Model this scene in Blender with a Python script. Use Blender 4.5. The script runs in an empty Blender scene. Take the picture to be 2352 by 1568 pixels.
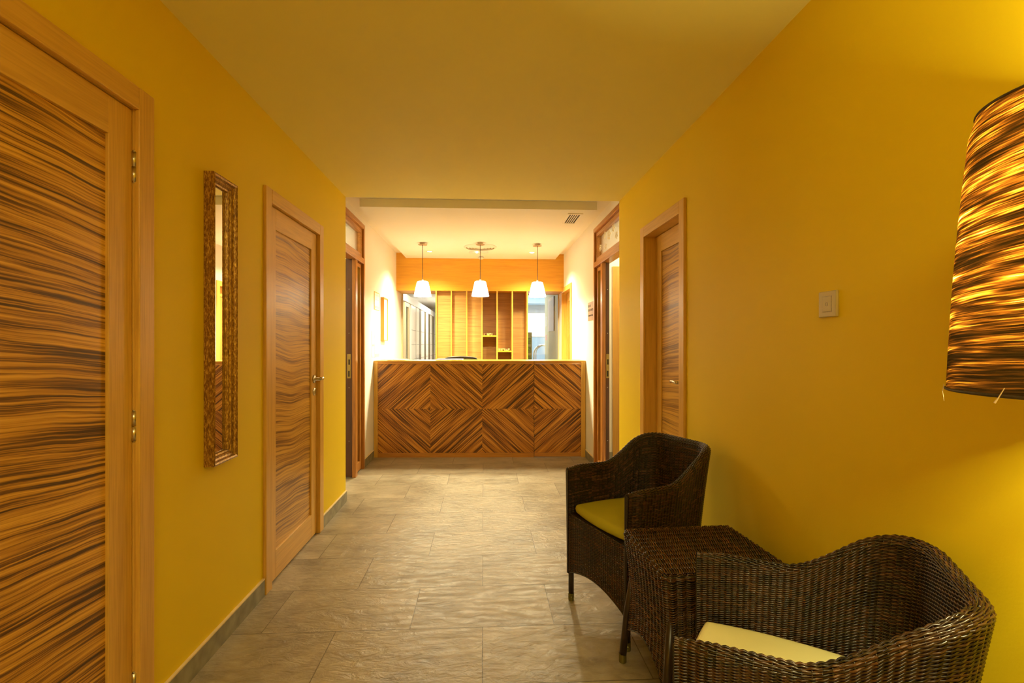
import bpy, bmesh, math, random
import numpy as np
from mathutils import Vector, Matrix

random.seed(7)
rng = np.random.default_rng(7)
S = bpy.context.scene
COL = S.collection
PI = math.pi

# ------------------------------------------------------------------ camera
FPX, CX, CY = 1130.0, 1170.0, 789.0
cam_d = bpy.data.cameras.new('camera')
cam_d.sensor_fit = 'HORIZONTAL'
cam_d.sensor_width = 36.0
cam_d.lens = FPX / 2352 * 36.0
cam_d.shift_x = (1176 - CX) / 2352
cam_d.shift_y = (CY - 784) / 2352
cam_d.clip_start = 0.02
cam = bpy.data.objects.new('camera', cam_d)
COL.objects.link(cam)
cam.location = (0, 0, 1.28)
cam.rotation_euler = (PI / 2, 0, -math.atan((CX - 1111) / FPX))
S.camera = cam

# ------------------------------------------------------------------ view, world, big lights
S.view_settings.view_transform = 'Standard'
S.view_settings.look = 'None'
S.view_settings.gamma = 1.0
S.view_settings.use_curve_mapping = False
S.view_settings.exposure = 0.08
W = bpy.data.worlds.new('world')
S.world = W
W.use_nodes = True
W.node_tree.nodes['Background'].inputs[0].default_value = (1, 0.8, 0.5, 1)
W.node_tree.nodes['Background'].inputs[1].default_value = 0.0
S.cycles.max_bounces = 10
S.cycles.diffuse_bounces = 6
S.cycles.glossy_bounces = 4
S.cycles.transmission_bounces = 6
S.cycles.transparent_max_bounces = 8
S.cycles.sample_clamp_indirect = 6.0
S.cycles.use_denoising = True

WARM = (1.0, 0.855, 0.50)
LAMP = (1.0, 0.88, 0.40)

def light(name, kind, loc, energy, color, size=0.05, aim=None, spot=None, blend=0.4, shape=None, size_y=None):
    d = bpy.data.lights.new(name, kind)
    d.energy = energy
    d.color = color
    if kind == 'AREA':
        d.size = size
        if size_y:
            d.shape = 'RECTANGLE'; d.size_y = size_y
    else:
        d.shadow_soft_size = size
    if kind == 'SPOT':
        d.spot_size = spot; d.spot_blend = blend
    o = bpy.data.objects.new(name, d)
    COL.objects.link(o)
    o.location = loc
    if aim is not None:
        v = Vector(aim) - Vector(loc)
        o.rotation_euler = v.to_track_quat('-Z', 'Y').to_euler()
    return o

# two recessed downlights over the counter, three pendants, the woven lamp
for x in (-0.71, 0.64):
    light('downlight_beam', 'SPOT', (x, 6.52, 2.47), 300, WARM, 0.05, (x * 1.05, 6.42, 0), 2.35, 1.0)
for x in (-0.735, -0.041, 0.654):
    light('pendant_glow', 'POINT', (x, 5.93 if abs(x) < 0.1 else 5.98, 1.89), 66, WARM, 0.04)
light('woven_lamp_glow_upper', 'POINT', (0.908, 0.68, 1.515), 95, LAMP, 0.035)
light('woven_lamp_glow_lower', 'POINT', (0.908, 0.68, 1.345), 60, LAMP, 0.035)
# added soft fill behind the camera that brightens the corridor, not a seen lamp
light('corridor_fill_light', 'AREA', (-0.1, -1.1, 2.41), 34, LAMP, 1.0, (-0.1, -1.1, 0), size_y=1.4)
# side rooms and the rooms behind the reception
light('left_room_glow', 'POINT', (-2.0, 4.75, 2.35), 32, WARM, 0.08)
light('right_room_glow', 'POINT', (1.95, 4.75, 2.35), 28, WARM, 0.08)
light('locker_glow', 'AREA', (-1.15, 10.0, 2.50), 60, (1, 0.88, 0.66), 0.3, (-1.15, 10.0, 0), size_y=1.2)
light('locker_glow_far', 'AREA', (-1.15, 14.6, 2.50), 70, (1, 0.92, 0.78), 0.3, (-1.15, 14.6, 0), size_y=1.2)
light('pool_glow', 'AREA', (1.1, 10.2, 2.50), 55, (0.88, 0.94, 1.0), 0.8, (1.1, 10.2, 0), size_y=1.2)

# ------------------------------------------------------------------ node helpers
def new_mat(name):
    m = bpy.data.materials.new(name)
    m.use_nodes = True
    nt = m.node_tree
    b = nt.nodes['Principled BSDF']
    return m, nt, b

def N(nt, kind, **kw):
    n = nt.nodes.new(kind)
    for k, v in kw.items():
        setattr(n, k, v)
    return n

def math_n(nt, op, a, b=None, c=None):
    n = nt.nodes.new('ShaderNodeMath'); n.operation = op
    for i, v in enumerate((a, b, c)):
        if v is None: continue
        if isinstance(v, (int, float)): n.inputs[i].default_value = v
        else: nt.links.new(v, n.inputs[i])
    return n.outputs[0]

def comb(nt, x, y, z=0.0):
    n = nt.nodes.new('ShaderNodeCombineXYZ')
    for i, v in enumerate((x, y, z)):
        if isinstance(v, (int, float)): n.inputs[i].default_value = v
        else: nt.links.new(v, n.inputs[i])
    return n.outputs[0]

def objco(nt):
    tc = nt.nodes.new('ShaderNodeTexCoord')
    sp = nt.nodes.new('ShaderNodeSeparateXYZ')
    nt.links.new(tc.outputs['Object'], sp.inputs[0])
    return tc.outputs['Object'], sp.outputs

def noise(nt, vec, scale, detail=3, rough=0.5, dist=0.0):
    n = nt.nodes.new('ShaderNodeTexNoise')
    n.inputs['Scale'].default_value = scale
    n.inputs['Detail'].default_value = detail
    n.inputs['Roughness'].default_value = rough
    n.inputs['Distortion'].default_value = dist
    if vec is not None: nt.links.new(vec, n.inputs['Vector'])
    return n.outputs['Fac']

def ramp(nt, fac, stops, interp='LINEAR'):
    n = nt.nodes.new('ShaderNodeValToRGB')
    cr = n.color_ramp; cr.interpolation = interp
    while len(cr.elements) < len(stops): cr.elements.new(0.5)
    for e, (p, c) in zip(cr.elements, stops):
        e.position = p
        e.color = (*c, 1) if len(c) == 3 else c
    nt.links.new(fac, n.inputs[0])
    return n.outputs[0]

def mixc(nt, fac, a, b, mode='MIX'):
    n = nt.nodes.new('ShaderNodeMix'); n.data_type = 'RGBA'; n.blend_type = mode
    for s, v in ((n.inputs[0], fac), (n.inputs[6], a), (n.inputs[7], b)):
        if isinstance(v, (int, float)): s.default_value = v
        elif isinstance(v, tuple): s.default_value = (*v, 1)
        else: nt.links.new(v, s)
    return n.outputs[2]

def bump(nt, b, h, strength, dist):
    n = nt.nodes.new('ShaderNodeBump')
    n.inputs['Strength'].default_value = strength
    n.inputs['Distance'].default_value = dist
    nt.links.new(h, n.inputs['Height'])
    nt.links.new(n.outputs[0], b.inputs['Normal'])

def plain(name, col, rough=0.5, metal=0.0, spec=0.5, emit=None, estr=0.0, var=0.06, scale=30):
    m, nt, b = new_mat(name)
    co, xyz = objco(nt)
    f = noise(nt, co, scale, 2)
    lo = tuple(c * (1 - var) for c in col); hi = tuple(min(1, c * (1 + var)) for c in col)
    nt.links.new(ramp(nt, f, [(0.3, lo), (0.7, hi)]), b.inputs['Base Color'])
    b.inputs['Roughness'].default_value = rough
    b.inputs['Metallic'].default_value = metal
    b.inputs['Specular IOR Level'].default_value = spec
    if emit:
        b.inputs['Emission Color'].default_value = (*emit, 1)
        b.inputs['Emission Strength'].default_value = estr
    return m

def paint(name, col, bstr=0.25):
    m, nt, b = new_mat(name)
    co, xyz = objco(nt)
    f = noise(nt, co, 1.3, 3)
    nt.links.new(ramp(nt, f, [(0.3, tuple(c * 0.96 for c in col)), (0.7, col)]), b.inputs['Base Color'])
    b.inputs['Roughness'].default_value = 0.62
    b.inputs['Specular IOR Level'].default_value = 0.25
    bump(nt, b, noise(nt, co, 160, 3), bstr, 0.0012)
    return m

def wood(name, light_c, dark_c, axis, rough=0.38, fine=1.0):
    """plain oak-like veneer, grain running along one local axis"""
    m, nt, b = new_mat(name)
    co, xyz = objco(nt)
    sc = [14 * fine] * 3; sc[axis] = 0.9
    mp = N(nt, 'ShaderNodeMapping'); mp.inputs['Scale'].default_value = sc
    nt.links.new(co, mp.inputs[0])
    f1 = noise(nt, mp.outputs[0], 1.6, 4, 0.6, 0.6)
    mp2 = N(nt, 'ShaderNodeMapping'); sc2 = [150 * fine] * 3; sc2[axis] = 5; mp2.inputs['Scale'].default_value = sc2
    nt.links.new(co, mp2.inputs[0])
    f2 = noise(nt, mp2.outputs[0], 1.0, 2)
    f = math_n(nt, 'MULTIPLY_ADD', f2, 0.5, math_n(nt, 'MULTIPLY', f1, 0.5))
    nt.links.new(ramp(nt, f, [(0.34, dark_c), (0.58, light_c)]), b.inputs['Base Color'])
    b.inputs['Roughness'].default_value = rough
    bump(nt, b, f2, 0.12, 0.0008)
    return m

ZS = [(0.64, (0.070, 0.032, 0.009)), (0.73, (0.20, 0.088, 0.016)), (0.81, (0.50, 0.245, 0.030)), (0.98, (0.78, 0.45, 0.07))]
ZD = [(0.66, (0.055, 0.020, 0.006)), (0.75, (0.19, 0.065, 0.012)), (0.82, (0.43, 0.170, 0.022)), (0.97, (0.66, 0.32, 0.05))]
ZL = [(0.62, (0.17, 0.080, 0.018)), (0.72, (0.33, 0.165, 0.027)), (0.81, (0.53, 0.29, 0.042)), (0.98, (0.70, 0.42, 0.075))]
def zebra_nodes(nt, b, t, al, off=None, wave=0.06, stops=ZS):
    """zebrano stripes: t runs across the stripes, al along them (both metres)"""
    o_ = off if off is not None else 0.0
    wob = noise(nt, comb(nt, math_n(nt, 'MULTIPLY', t, 2.2), math_n(nt, 'MULTIPLY', al, 1.8), o_), 1.0, 1)
    wob2 = noise(nt, comb(nt, math_n(nt, 'MULTIPLY', t, 22.0), math_n(nt, 'MULTIPLY', al, 9.0), o_), 1.0, 2)
    t2 = math_n(nt, 'ADD', t, math_n(nt, 'MULTIPLY', math_n(nt, 'SUBTRACT', wob, 0.5), wave))
    t3 = math_n(nt, 'ADD', t2, math_n(nt, 'MULTIPLY', math_n(nt, 'SUBTRACT', wob2, 0.5), 0.007))
    broad = noise(nt, comb(nt, math_n(nt, 'MULTIPLY', t3, 24.0), math_n(nt, 'MULTIPLY', al, 0.6), o_), 1.0, 1)
    mid = noise(nt, comb(nt, math_n(nt, 'MULTIPLY', t3, 95.0), math_n(nt, 'MULTIPLY', al, 1.6), o_), 1.0, 1, 0.6)
    fine = noise(nt, comb(nt, math_n(nt, 'MULTIPLY', t3, 330.0), math_n(nt, 'MULTIPLY', al, 3.0), 0.0), 1.0, 2)
    f = math_n(nt, 'ADD', math_n(nt, 'MULTIPLY', broad, 0.40), math_n(nt, 'ADD', math_n(nt, 'MULTIPLY', mid, 0.75), math_n(nt, 'MULTIPLY', fine, 0.45)))
    col = ramp(nt, f, stops)
    nt.links.new(col, b.inputs['Base Color'])
    b.inputs['Roughness'].default_value = 0.36
    bump(nt, b, f, 0.10, 0.0008)

def zebra_mat(name, seed, stops=None, wave=0.06):
    m, nt, b = new_mat(name)
    co, xyz = objco(nt)
    al = math_n(nt, 'ADD', xyz[1], seed * 3.7)
    t = math_n(nt, 'ADD', math_n(nt, 'ADD', xyz[2], math_n(nt, 'MULTIPLY', xyz[1], 0.06)), seed * 5.3)
    zebra_nodes(nt, b, t, al, None, wave, stops or ZS)
    return m

def diamond_mat():
    """mirrored zebrano diamonds of the counter front; local x along the counter, z up"""
    m, nt, b = new_mat('zebrano_diamond_veneer')
    co, xyz = objco(nt)
    half = 0.585
    dx = math_n(nt, 'PINGPONG', math_n(nt, 'SUBTRACT', xyz[0], 0.636 - 4 * half), half)
    dz = math_n(nt, 'ABSOLUTE', math_n(nt, 'SUBTRACT', xyz[2], 0.545))
    t = math_n(nt, 'ADD', math_n(nt, 'MULTIPLY', dx, 0.76), math_n(nt, 'MULTIPLY', dz, 0.86))
    al = math_n(nt, 'SUBTRACT', math_n(nt, 'MULTIPLY', dx, 0.86), math_n(nt, 'MULTIPLY', dz, 0.76))
    cell = math_n(nt, 'FLOOR', math_n(nt, 'DIVIDE', math_n(nt, 'SUBTRACT', xyz[0], 0.636 - 4 * half), half))
    row = math_n(nt, 'FLOOR', math_n(nt, 'ADD', math_n(nt, 'SUBTRACT', xyz[2], 0.545), 1.0))
    off = math_n(nt, 'ADD', math_n(nt, 'MULTIPLY', cell, 7.31), math_n(nt, 'MULTIPLY', row, 3.77))
    zebra_nodes(nt, b, t, al, off, 0.035, ZD)
    return m

def tile_mat():
    m, nt, b = new_mat('slate_floor_tiles')
    co, xyz = objco(nt)
    v = comb(nt, math_n(nt, 'ADD', xyz[0], 0.005 + 0.652 * 20), math_n(nt, 'ADD', xyz[1], -2.203 + 0.3785 * 40), 0.0)
    br = N(nt, 'ShaderNodeTexBrick')
    br.offset = 0.5
    nt.links.new(v, br.inputs['Vector'])
    br.inputs['Scale'].default_value = 1.0
    br.inputs['Brick Width'].default_value = 0.652
    br.inputs['Row Height'].default_value = 0.3785
    br.inputs['Mortar Size'].default_value = 0.0022
    br.inputs['Mortar Smooth'].default_value = 0.1
    br.inputs['Color1'].default_value = (0.0, 0, 0, 1)
    br.inputs['Color2'].default_value = (1, 1, 1, 1)
    mort = br.outputs['Fac']
    sepc = N(nt, 'ShaderNodeSeparateColor'); nt.links.new(br.outputs['Color'], sepc.inputs[0])
    tid = sepc.outputs[0]
    sh = comb(nt, xyz[0], math_n(nt, 'MULTIPLY', xyz[1], 1.6), math_n(nt, 'MULTIPLY', tid, 5.0))
    big = noise(nt, sh, 2.6, 5, 0.62, 0.5)
    veins = noise(nt, sh, 11, 5, 0.65, 1.2)
    f = math_n(nt, 'ADD', math_n(nt, 'MULTIPLY', big, 0.65), math_n(nt, 'MULTIPLY', veins, 0.35))
    col = ramp(nt, f, [(0.34, (0.19, 0.155, 0.10)), (0.5, (0.33, 0.28, 0.195)), (0.68, (0.46, 0.40, 0.29))])
    tint = mixc(nt, math_n(nt, 'MULTIPLY', tid, 0.25), (1, 1, 1), (0.80, 0.82, 0.84))
    col = mixc(nt, 1.0, col, tint, 'MULTIPLY')
    col = mixc(nt, mort, col, (0.13, 0.105, 0.065))
    nt.links.new(col, b.inputs['Base Color'])
    slate = noise(nt, comb(nt, xyz[0], math_n(nt, 'MULTIPLY', xyz[1], 2.2), math_n(nt, 'MULTIPLY', tid, 9.0)), 9, 6, 0.6, 1.4)
    ridges = slate
    fine = noise(nt, co, 85, 3)
    h = math_n(nt, 'ADD', math_n(nt, 'MULTIPLY', ridges, 1.0), math_n(nt, 'MULTIPLY', fine, 0.10))
    h = math_n(nt, 'SUBTRACT', h, math_n(nt, 'MULTIPLY', mort, 0.5))
    bump(nt, b, h, 0.7, 0.008)
    rr = math_n(nt, 'MULTIPLY_ADD', veins, 0.22, 0.26)
    nt.links.new(rr, b.inputs['Roughness'])
    b.inputs['Specular IOR Level'].default_value = 0.75
    return m

def wicker_mat(name='dark_brown_rattan', gain=1.0, rough=0.27, blot=1.0):
    m, nt, b = new_mat(name)
    uv = N(nt, 'ShaderNodeUVMap')
    sp = N(nt, 'ShaderNodeSeparateXYZ'); nt.links.new(uv.outputs[0], sp.inputs[0])
    row = math_n(nt, 'FLOOR', sp.outputs[1])
    wn = N(nt, 'ShaderNodeTexWhiteNoise'); wn.noise_dimensions = '2D'
    nt.links.new(comb(nt, row, math_n(nt, 'FLOOR', math_n(nt, 'MULTIPLY', sp.outputs[0], 0.12))), wn.inputs['Vector'])
    patch = N(nt, 'ShaderNodeTexWhiteNoise'); patch.noise_dimensions = '2D'
    nt.links.new(comb(nt, math_n(nt, 'FLOOR', sp.outputs[0]), math_n(nt, 'FLOOR', math_n(nt, 'DIVIDE', sp.outputs[1], 9.0))), patch.inputs['Vector'])
    strand = ramp(nt, wn.outputs[0], [(0.0, (0.014, 0.008, 0.004)), (0.3, (0.040, 0.016, 0.006)), (0.6, (0.062, 0.025, 0.008)), (0.85, (0.030, 0.022, 0.010)), (1.0, (0.095, 0.040, 0.013))])
    strand = mixc(nt, 1.0, strand, (gain, gain, gain), 'MULTIPLY')
    k = ramp(nt, patch.outputs[0], [(0.0, (0.25, 0.27, 0.30)), (0.3, (0.70, 0.70, 0.70)), (1.0, (1.05, 1.0, 1.0))])
    k = mixc(nt, blot, (0.9, 0.9, 0.9), k)
    nt.links.new(mixc(nt, 1.0, strand, k, 'MULTIPLY'), b.inputs['Base Color'])
    b.inputs['Roughness'].default_value = rough
    b.inputs['Specular IOR Level'].default_value = 0.6
    return m

def shade_mat():
    """wound palm fibres: dark fibres that let light through in thin golden streaks"""
    m, nt, b = new_mat('wound_fibre_lampshade')
    co, xyz = objco(nt)
    rad = math_n(nt, 'SQRT', math_n(nt, 'ADD', math_n(nt, 'MULTIPLY', xyz[0], xyz[0]), math_n(nt, 'MULTIPLY', xyz[1], xyz[1])))
    cs = math_n(nt, 'DIVIDE', xyz[0], rad); sn = math_n(nt, 'DIVIDE', xyz[1], rad)
    zt = math_n(nt, 'ADD', xyz[2], math_n(nt, 'MULTIPLY', sn, 0.014))
    wav = noise(nt, comb(nt, cs, sn, math_n(nt, 'MULTIPLY', xyz[2], 7.0)), 1.0, 1)
    zz = math_n(nt, 'ADD', zt, math_n(nt, 'MULTIPLY', wav, 0.014))
    def band(k, fz, off, det):
        v = comb(nt, math_n(nt, 'MULTIPLY', cs, k), math_n(nt, 'MULTIPLY', sn, k), math_n(nt, 'MULTIPLY_ADD', zz, fz, off))
        return noise(nt, v, 1.0, det, 0.6)
    a = band(1.0, 80.0, 0.0, 2)
    c = band(2.0, 420.0, 4.0, 2)
    d = band(0.5, 20.0, 9.0, 1)
    f = math_n(nt, 'ADD', math_n(nt, 'MULTIPLY', a, 0.46), math_n(nt, 'ADD', math_n(nt, 'MULTIPLY', c, 0.42), math_n(nt, 'MULTIPLY', d, 0.20)))
    tr = ramp(nt, f, [(0.48, (0.003, 0.0012, 0.0002)), (0.54, (0.018, 0.005, 0.0005)), (0.595, (0.085, 0.024, 0.002)), (0.66, (0.34, 0.14, 0.012)), (0.73, (1.0, 0.70, 0.26))])
    df = ramp(nt, c, [(0.3, (0.020, 0.014, 0.006)), (0.7, (0.15, 0.11, 0.05))])
    tb = N(nt, 'ShaderNodeBsdfTranslucent'); nt.links.new(tr, tb.inputs[0])
    db = N(nt, 'ShaderNodeBsdfDiffuse'); nt.links.new(df, db.inputs[0])
    gl = N(nt, 'ShaderNodeBsdfGlossy'); gl.inputs['Roughness'].default_value = 0.45; gl.inputs[0].default_value = (0.25, 0.2, 0.12, 1)
    bp = N(nt, 'ShaderNodeBump'); bp.inputs['Strength'].default_value = 0.6; bp.inputs['Distance'].default_value = 0.002
    nt.links.new(c, bp.inputs['Height'])
    for q in (db, gl): nt.links.new(bp.outputs[0], q.inputs['Normal'])
    m1 = N(nt, 'ShaderNodeMixShader'); m1.inputs[0].default_value = 0.55
    nt.links.new(db.outputs[0], m1.inputs[1]); nt.links.new(tb.outputs[0], m1.inputs[2])
    m2 = N(nt, 'ShaderNodeMixShader'); m2.inputs[0].default_value = 0.08
    nt.links.new(m1.outputs[0], m2.inputs[1]); nt.links.new(gl.outputs[0], m2.inputs[2])
    nt.links.new(m2.outputs[0], nt.nodes['Material Output'].inputs[0])
    return m

def glass_mat(name, tint=(1, 1, 1), refl=0.10):
    m, nt, b = new_mat(name)
    tr = N(nt, 'ShaderNodeBsdfTransparent'); tr.inputs[0].default_value = (*tint, 1)
    gl = N(nt, 'ShaderNodeBsdfGlossy'); gl.inputs['Roughness'].default_value = 0.02
    mx = N(nt, 'ShaderNodeMixShader')
    fr = N(nt, 'ShaderNodeFresnel'); fr.inputs[0].default_value = 1.5
    f = math_n(nt, 'ADD', math_n(nt, 'MULTIPLY', fr.outputs[0], 0.8), refl * 0.2)
    nt.links.new(f, mx.inputs[0])
    nt.links.new(tr.outputs[0], mx.inputs[1]); nt.links.new(gl.outputs[0], mx.inputs[2])
    nt.links.new(mx.outputs[0], nt.nodes['Material Output'].inputs[0])
    return m

def gilt_mat():
    m, nt, b = new_mat('worn_gilt')
    co, xyz = objco(nt)
    mp = N(nt, 'ShaderNodeMapping'); mp.inputs['Scale'].default_value = (170, 170, 60)
    nt.links.new(co, mp.inputs[0])
    f = noise(nt, mp.outputs[0], 1.0, 4, 0.65, 0.5)
    nt.links.new(ramp(nt, f, [(0.30, (0.12, 0.052, 0.014)), (0.50, (0.32, 0.17, 0.038)), (0.66, (0.68, 0.46, 0.11))]), b.inputs['Base Color'])
    nt.links.new(math_n(nt, 'MULTIPLY_ADD', f, 0.9, 0.1), b.inputs['Metallic'])
    b.inputs['Roughness'].default_value = 0.36
    bump(nt, b, f, 0.35, 0.002)
    return m

def cloth_mat(name, col):
    m, nt, b = new_mat(name)
    co, xyz = objco(nt)
    f = noise(nt, co, 6, 3)
    nt.links.new(ramp(nt, f, [(0.3, tuple(c * 0.94 for c in col)), (0.7, col)]), b.inputs['Base Color'])
    b.inputs['Roughness'].default_value = 0.8
    b.inputs['Specular IOR Level'].default_value = 0.2
    h = math_n(nt, 'ADD', math_n(nt, 'MULTIPLY', noise(nt, co, 9, 2), 1.0), math_n(nt, 'MULTIPLY', noise(nt, co, 700, 1), 0.04))
    bump(nt, b, h, 0.35, 0.008)
    return m

M = {}
M['yellow'] = paint('ochre_yellow_wall_paint', (0.80, 0.59, 0.008))
M['ceil'] = paint('ceiling_paint', (0.85, 0.78, 0.26), 0.08)
M['white'] = paint('cream_white_wall_paint', (0.86, 0.83, 0.76), 0.1)
M['whiteceil'] = paint('white_lobby_ceiling_paint', (0.87, 0.85, 0.78), 0.05)
M['coolwhite'] = paint('cool_white_wall_paint', (0.80, 0.80, 0.78), 0.05)
M['bluewall'] = paint('pale_blue_wall_paint', (0.50, 0.68, 0.78), 0.05)
M['greenwall'] = paint('pale_green_wall_paint', (0.66, 0.66, 0.42), 0.05)
M['tile'] = tile_mat()
M['skirt'] = plain('slate_skirting', (0.23, 0.215, 0.15), 0.45, var=0.3, scale=14)
M['grout'] = plain('cream_grout_line', (0.75, 0.62, 0.38), 0.7)
OL, OD = (0.70, 0.43, 0.085), (0.56, 0.315, 0.055)
M['oak_z'] = wood('oak_veneer_upright', OL, OD, 2)
M['oak_y'] = wood('oak_veneer_crosswise', OL, OD, 1)
M['oak_x'] = wood('oak_veneer_lengthwise', OL, OD, 0)
RL, RD = (0.50, 0.215, 0.045), (0.27, 0.100, 0.020)
M['red_z'] = wood('reddish_joinery_upright', RL, RD, 2, 0.28)
M['red_y'] = wood('reddish_joinery_crosswise', RL, RD, 1, 0.28)
M['dark_z'] = wood('dark_brown_joinery', (0.11, 0.038, 0.012), (0.05, 0.018, 0.006), 2, 0.3)
M['fascia'] = wood('honey_beech_veneer', (0.64, 0.325, 0.026), (0.54, 0.25, 0.018), 0, 0.32)
M['honey_z'] = wood('honey_beech_upright', (0.55, 0.29, 0.045), (0.46, 0.22, 0.03), 2, 0.35)
M['ctop_x'] = wood('counter_oak_lengthwise', (0.52, 0.24, 0.05), (0.38, 0.16, 0.03), 0, 0.35)
M['bamboo'] = wood('bamboo_slat_panel', (0.46, 0.26, 0.065), (0.26, 0.12, 0.026), 0, 0.45, 2.2)
M['zebra1'] = zebra_mat('zebrano_panel_veneer', 1)
M['zebra2'] = zebra_mat('zebrano_panel_veneer_wavy', 2, ZL, 0.10)
M['zebra3'] = zebra_mat('zebrano_panel_veneer_fine', 3.3, ZL, 0.08)
M['diamond'] = diamond_mat()
M['steel'] = plain('brushed_steel', (0.60, 0.55, 0.45), 0.28, 1.0)
M['brass'] = plain('dull_brass', (0.36, 0.27, 0.09), 0.35, 1.0)
M['chrome'] = plain('polished_chrome', (0.78, 0.79, 0.80), 0.12, 1.0, var=0.01)
M['black'] = plain('black_plastic', (0.015, 0.013, 0.012), 0.4)
M['darkgap'] = plain('dark_gap', (0.02, 0.016, 0.012), 0.8)
M['wicker'] = wicker_mat()
M['wicker_table'] = wicker_mat('dark_brown_rattan_glossy', 1.7, 0.22, 0.35)
M['leg'] = plain('dark_brown_tube', (0.030, 0.017, 0.010), 0.32, 0.0, var=0.2)
M['ferrule'] = plain('olive_brass_foot', (0.22, 0.19, 0.05), 0.3, 0.7)
M['lime'] = cloth_mat('lime_cushion_cloth', (0.46, 0.43, 0.030))
M['pale'] = cloth_mat('pale_yellow_cushion_cloth', (0.78, 0.72, 0.34))
M['shade'] = shade_mat()
M['rim'] = plain('dark_fibre_rim', (0.045, 0.028, 0.014), 0.6, var=0.3, scale=90)
M['fibre'] = plain('pale_straw', (0.75, 0.6, 0.35), 0.6)
M['gilt'] = gilt_mat()
M['mirror'] = plain('silvered_mirror', (0.92, 0.92, 0.90), 0.01, 1.0, var=0.0)
M['cream_plastic'] = plain('cream_plastic', (0.52, 0.44, 0.24), 0.35, var=0.03)
M['paper'] = plain('white_paper', (0.85, 0.82, 0.76), 0.7, var=0.02)
M['print'] = plain('faded_grey_print', (0.40, 0.34, 0.32), 0.7, var=0.3, scale=120)
M['purple'] = plain('purple_grey_print', (0.30, 0.25, 0.38), 0.7, var=0.2, scale=120)
M['pink'] = plain('pink_notice', (0.80, 0.45, 0.36), 0.7)
M['sign'] = plain('brown_sign_panel', (0.33, 0.19, 0.10), 0.5)
M['ink'] = plain('dark_lettering', (0.06, 0.025, 0.012), 0.6)
M['opal'] = plain('opal_glass_shade', (0.9, 0.88, 0.82), 0.3, emit=(1, 0.90, 0.74), estr=4.0, var=0.0)
M['bulb'] = plain('lit_bulb', (1, 0.95, 0.85), 0.3, emit=(1, 0.86, 0.6), estr=14.0, var=0.0)
M['spot'] = plain('lit_downlight_lens', (1, 0.95, 0.85), 0.3, emit=(1, 0.93, 0.78), estr=14.0, var=0.0)
M['led'] = plain('lit_green_white_led', (0.8, 1, 0.9), 0.3, emit=(0.75, 1, 0.85), estr=6.0, var=0.0)
M['tube'] = plain('lit_fluorescent_diffuser', (1, 1, 1), 0.4, emit=(0.92, 0.95, 1), estr=5.0, var=0.0)
M['bulb_opal'] = plain('lit_opal_globe', (1, 0.95, 0.85), 0.4, emit=(1, 0.82, 0.45), estr=2.0, var=0.0)
M['daylight'] = plain('bright_frosted_daylight_pane', (1, 1, 1), 0.5, emit=(0.93, 0.98, 1), estr=1.25, var=0.0)
M['canopy'] = plain('satin_nickel_canopy', (0.52, 0.42, 0.30), 0.4, 0.6)
M['whitemetal'] = plain('white_lacquer', (0.80, 0.76, 0.68), 0.4, var=0.02)
M['glass'] = glass_mat('clear_glass')
M['glass_green'] = glass_mat('greenish_glass', (0.80, 0.92, 0.72), 0.3)
M['frost'] = plain('etched_flower_film', (0.80, 0.72, 0.52), 0.6)
M['blocks'] = plain('green_glass_block', (0.20, 0.26, 0.08), 0.15, var=0.4, scale=40)
M['blockbody'] = plain('olive_mosaic', (0.50, 0.46, 0.20), 0.4, var=0.15, scale=60)
M['cabin'] = plain('white_cabin_laminate', (0.82, 0.78, 0.68), 0.35, var=0.02)
M['cabin_dark'] = plain('olive_brown_cabin_gap', (0.09, 0.07, 0.03), 0.4, var=0.1)
M['tan'] = plain('tan_painted_frame', (0.50, 0.40, 0.22), 0.45)
M['mesh'] = plain('grey_mesh_fabric', (0.10, 0.095, 0.09), 0.6, var=0.4, scale=300)
M['seedgold'] = plain('golden_carved_wood', (0.62, 0.40, 0.14), 0.5, var=0.5, scale=60)
M['seeddark'] = plain('dark_carved_wood', (0.10, 0.045, 0.02), 0.5, var=0.3, scale=60)

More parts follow.
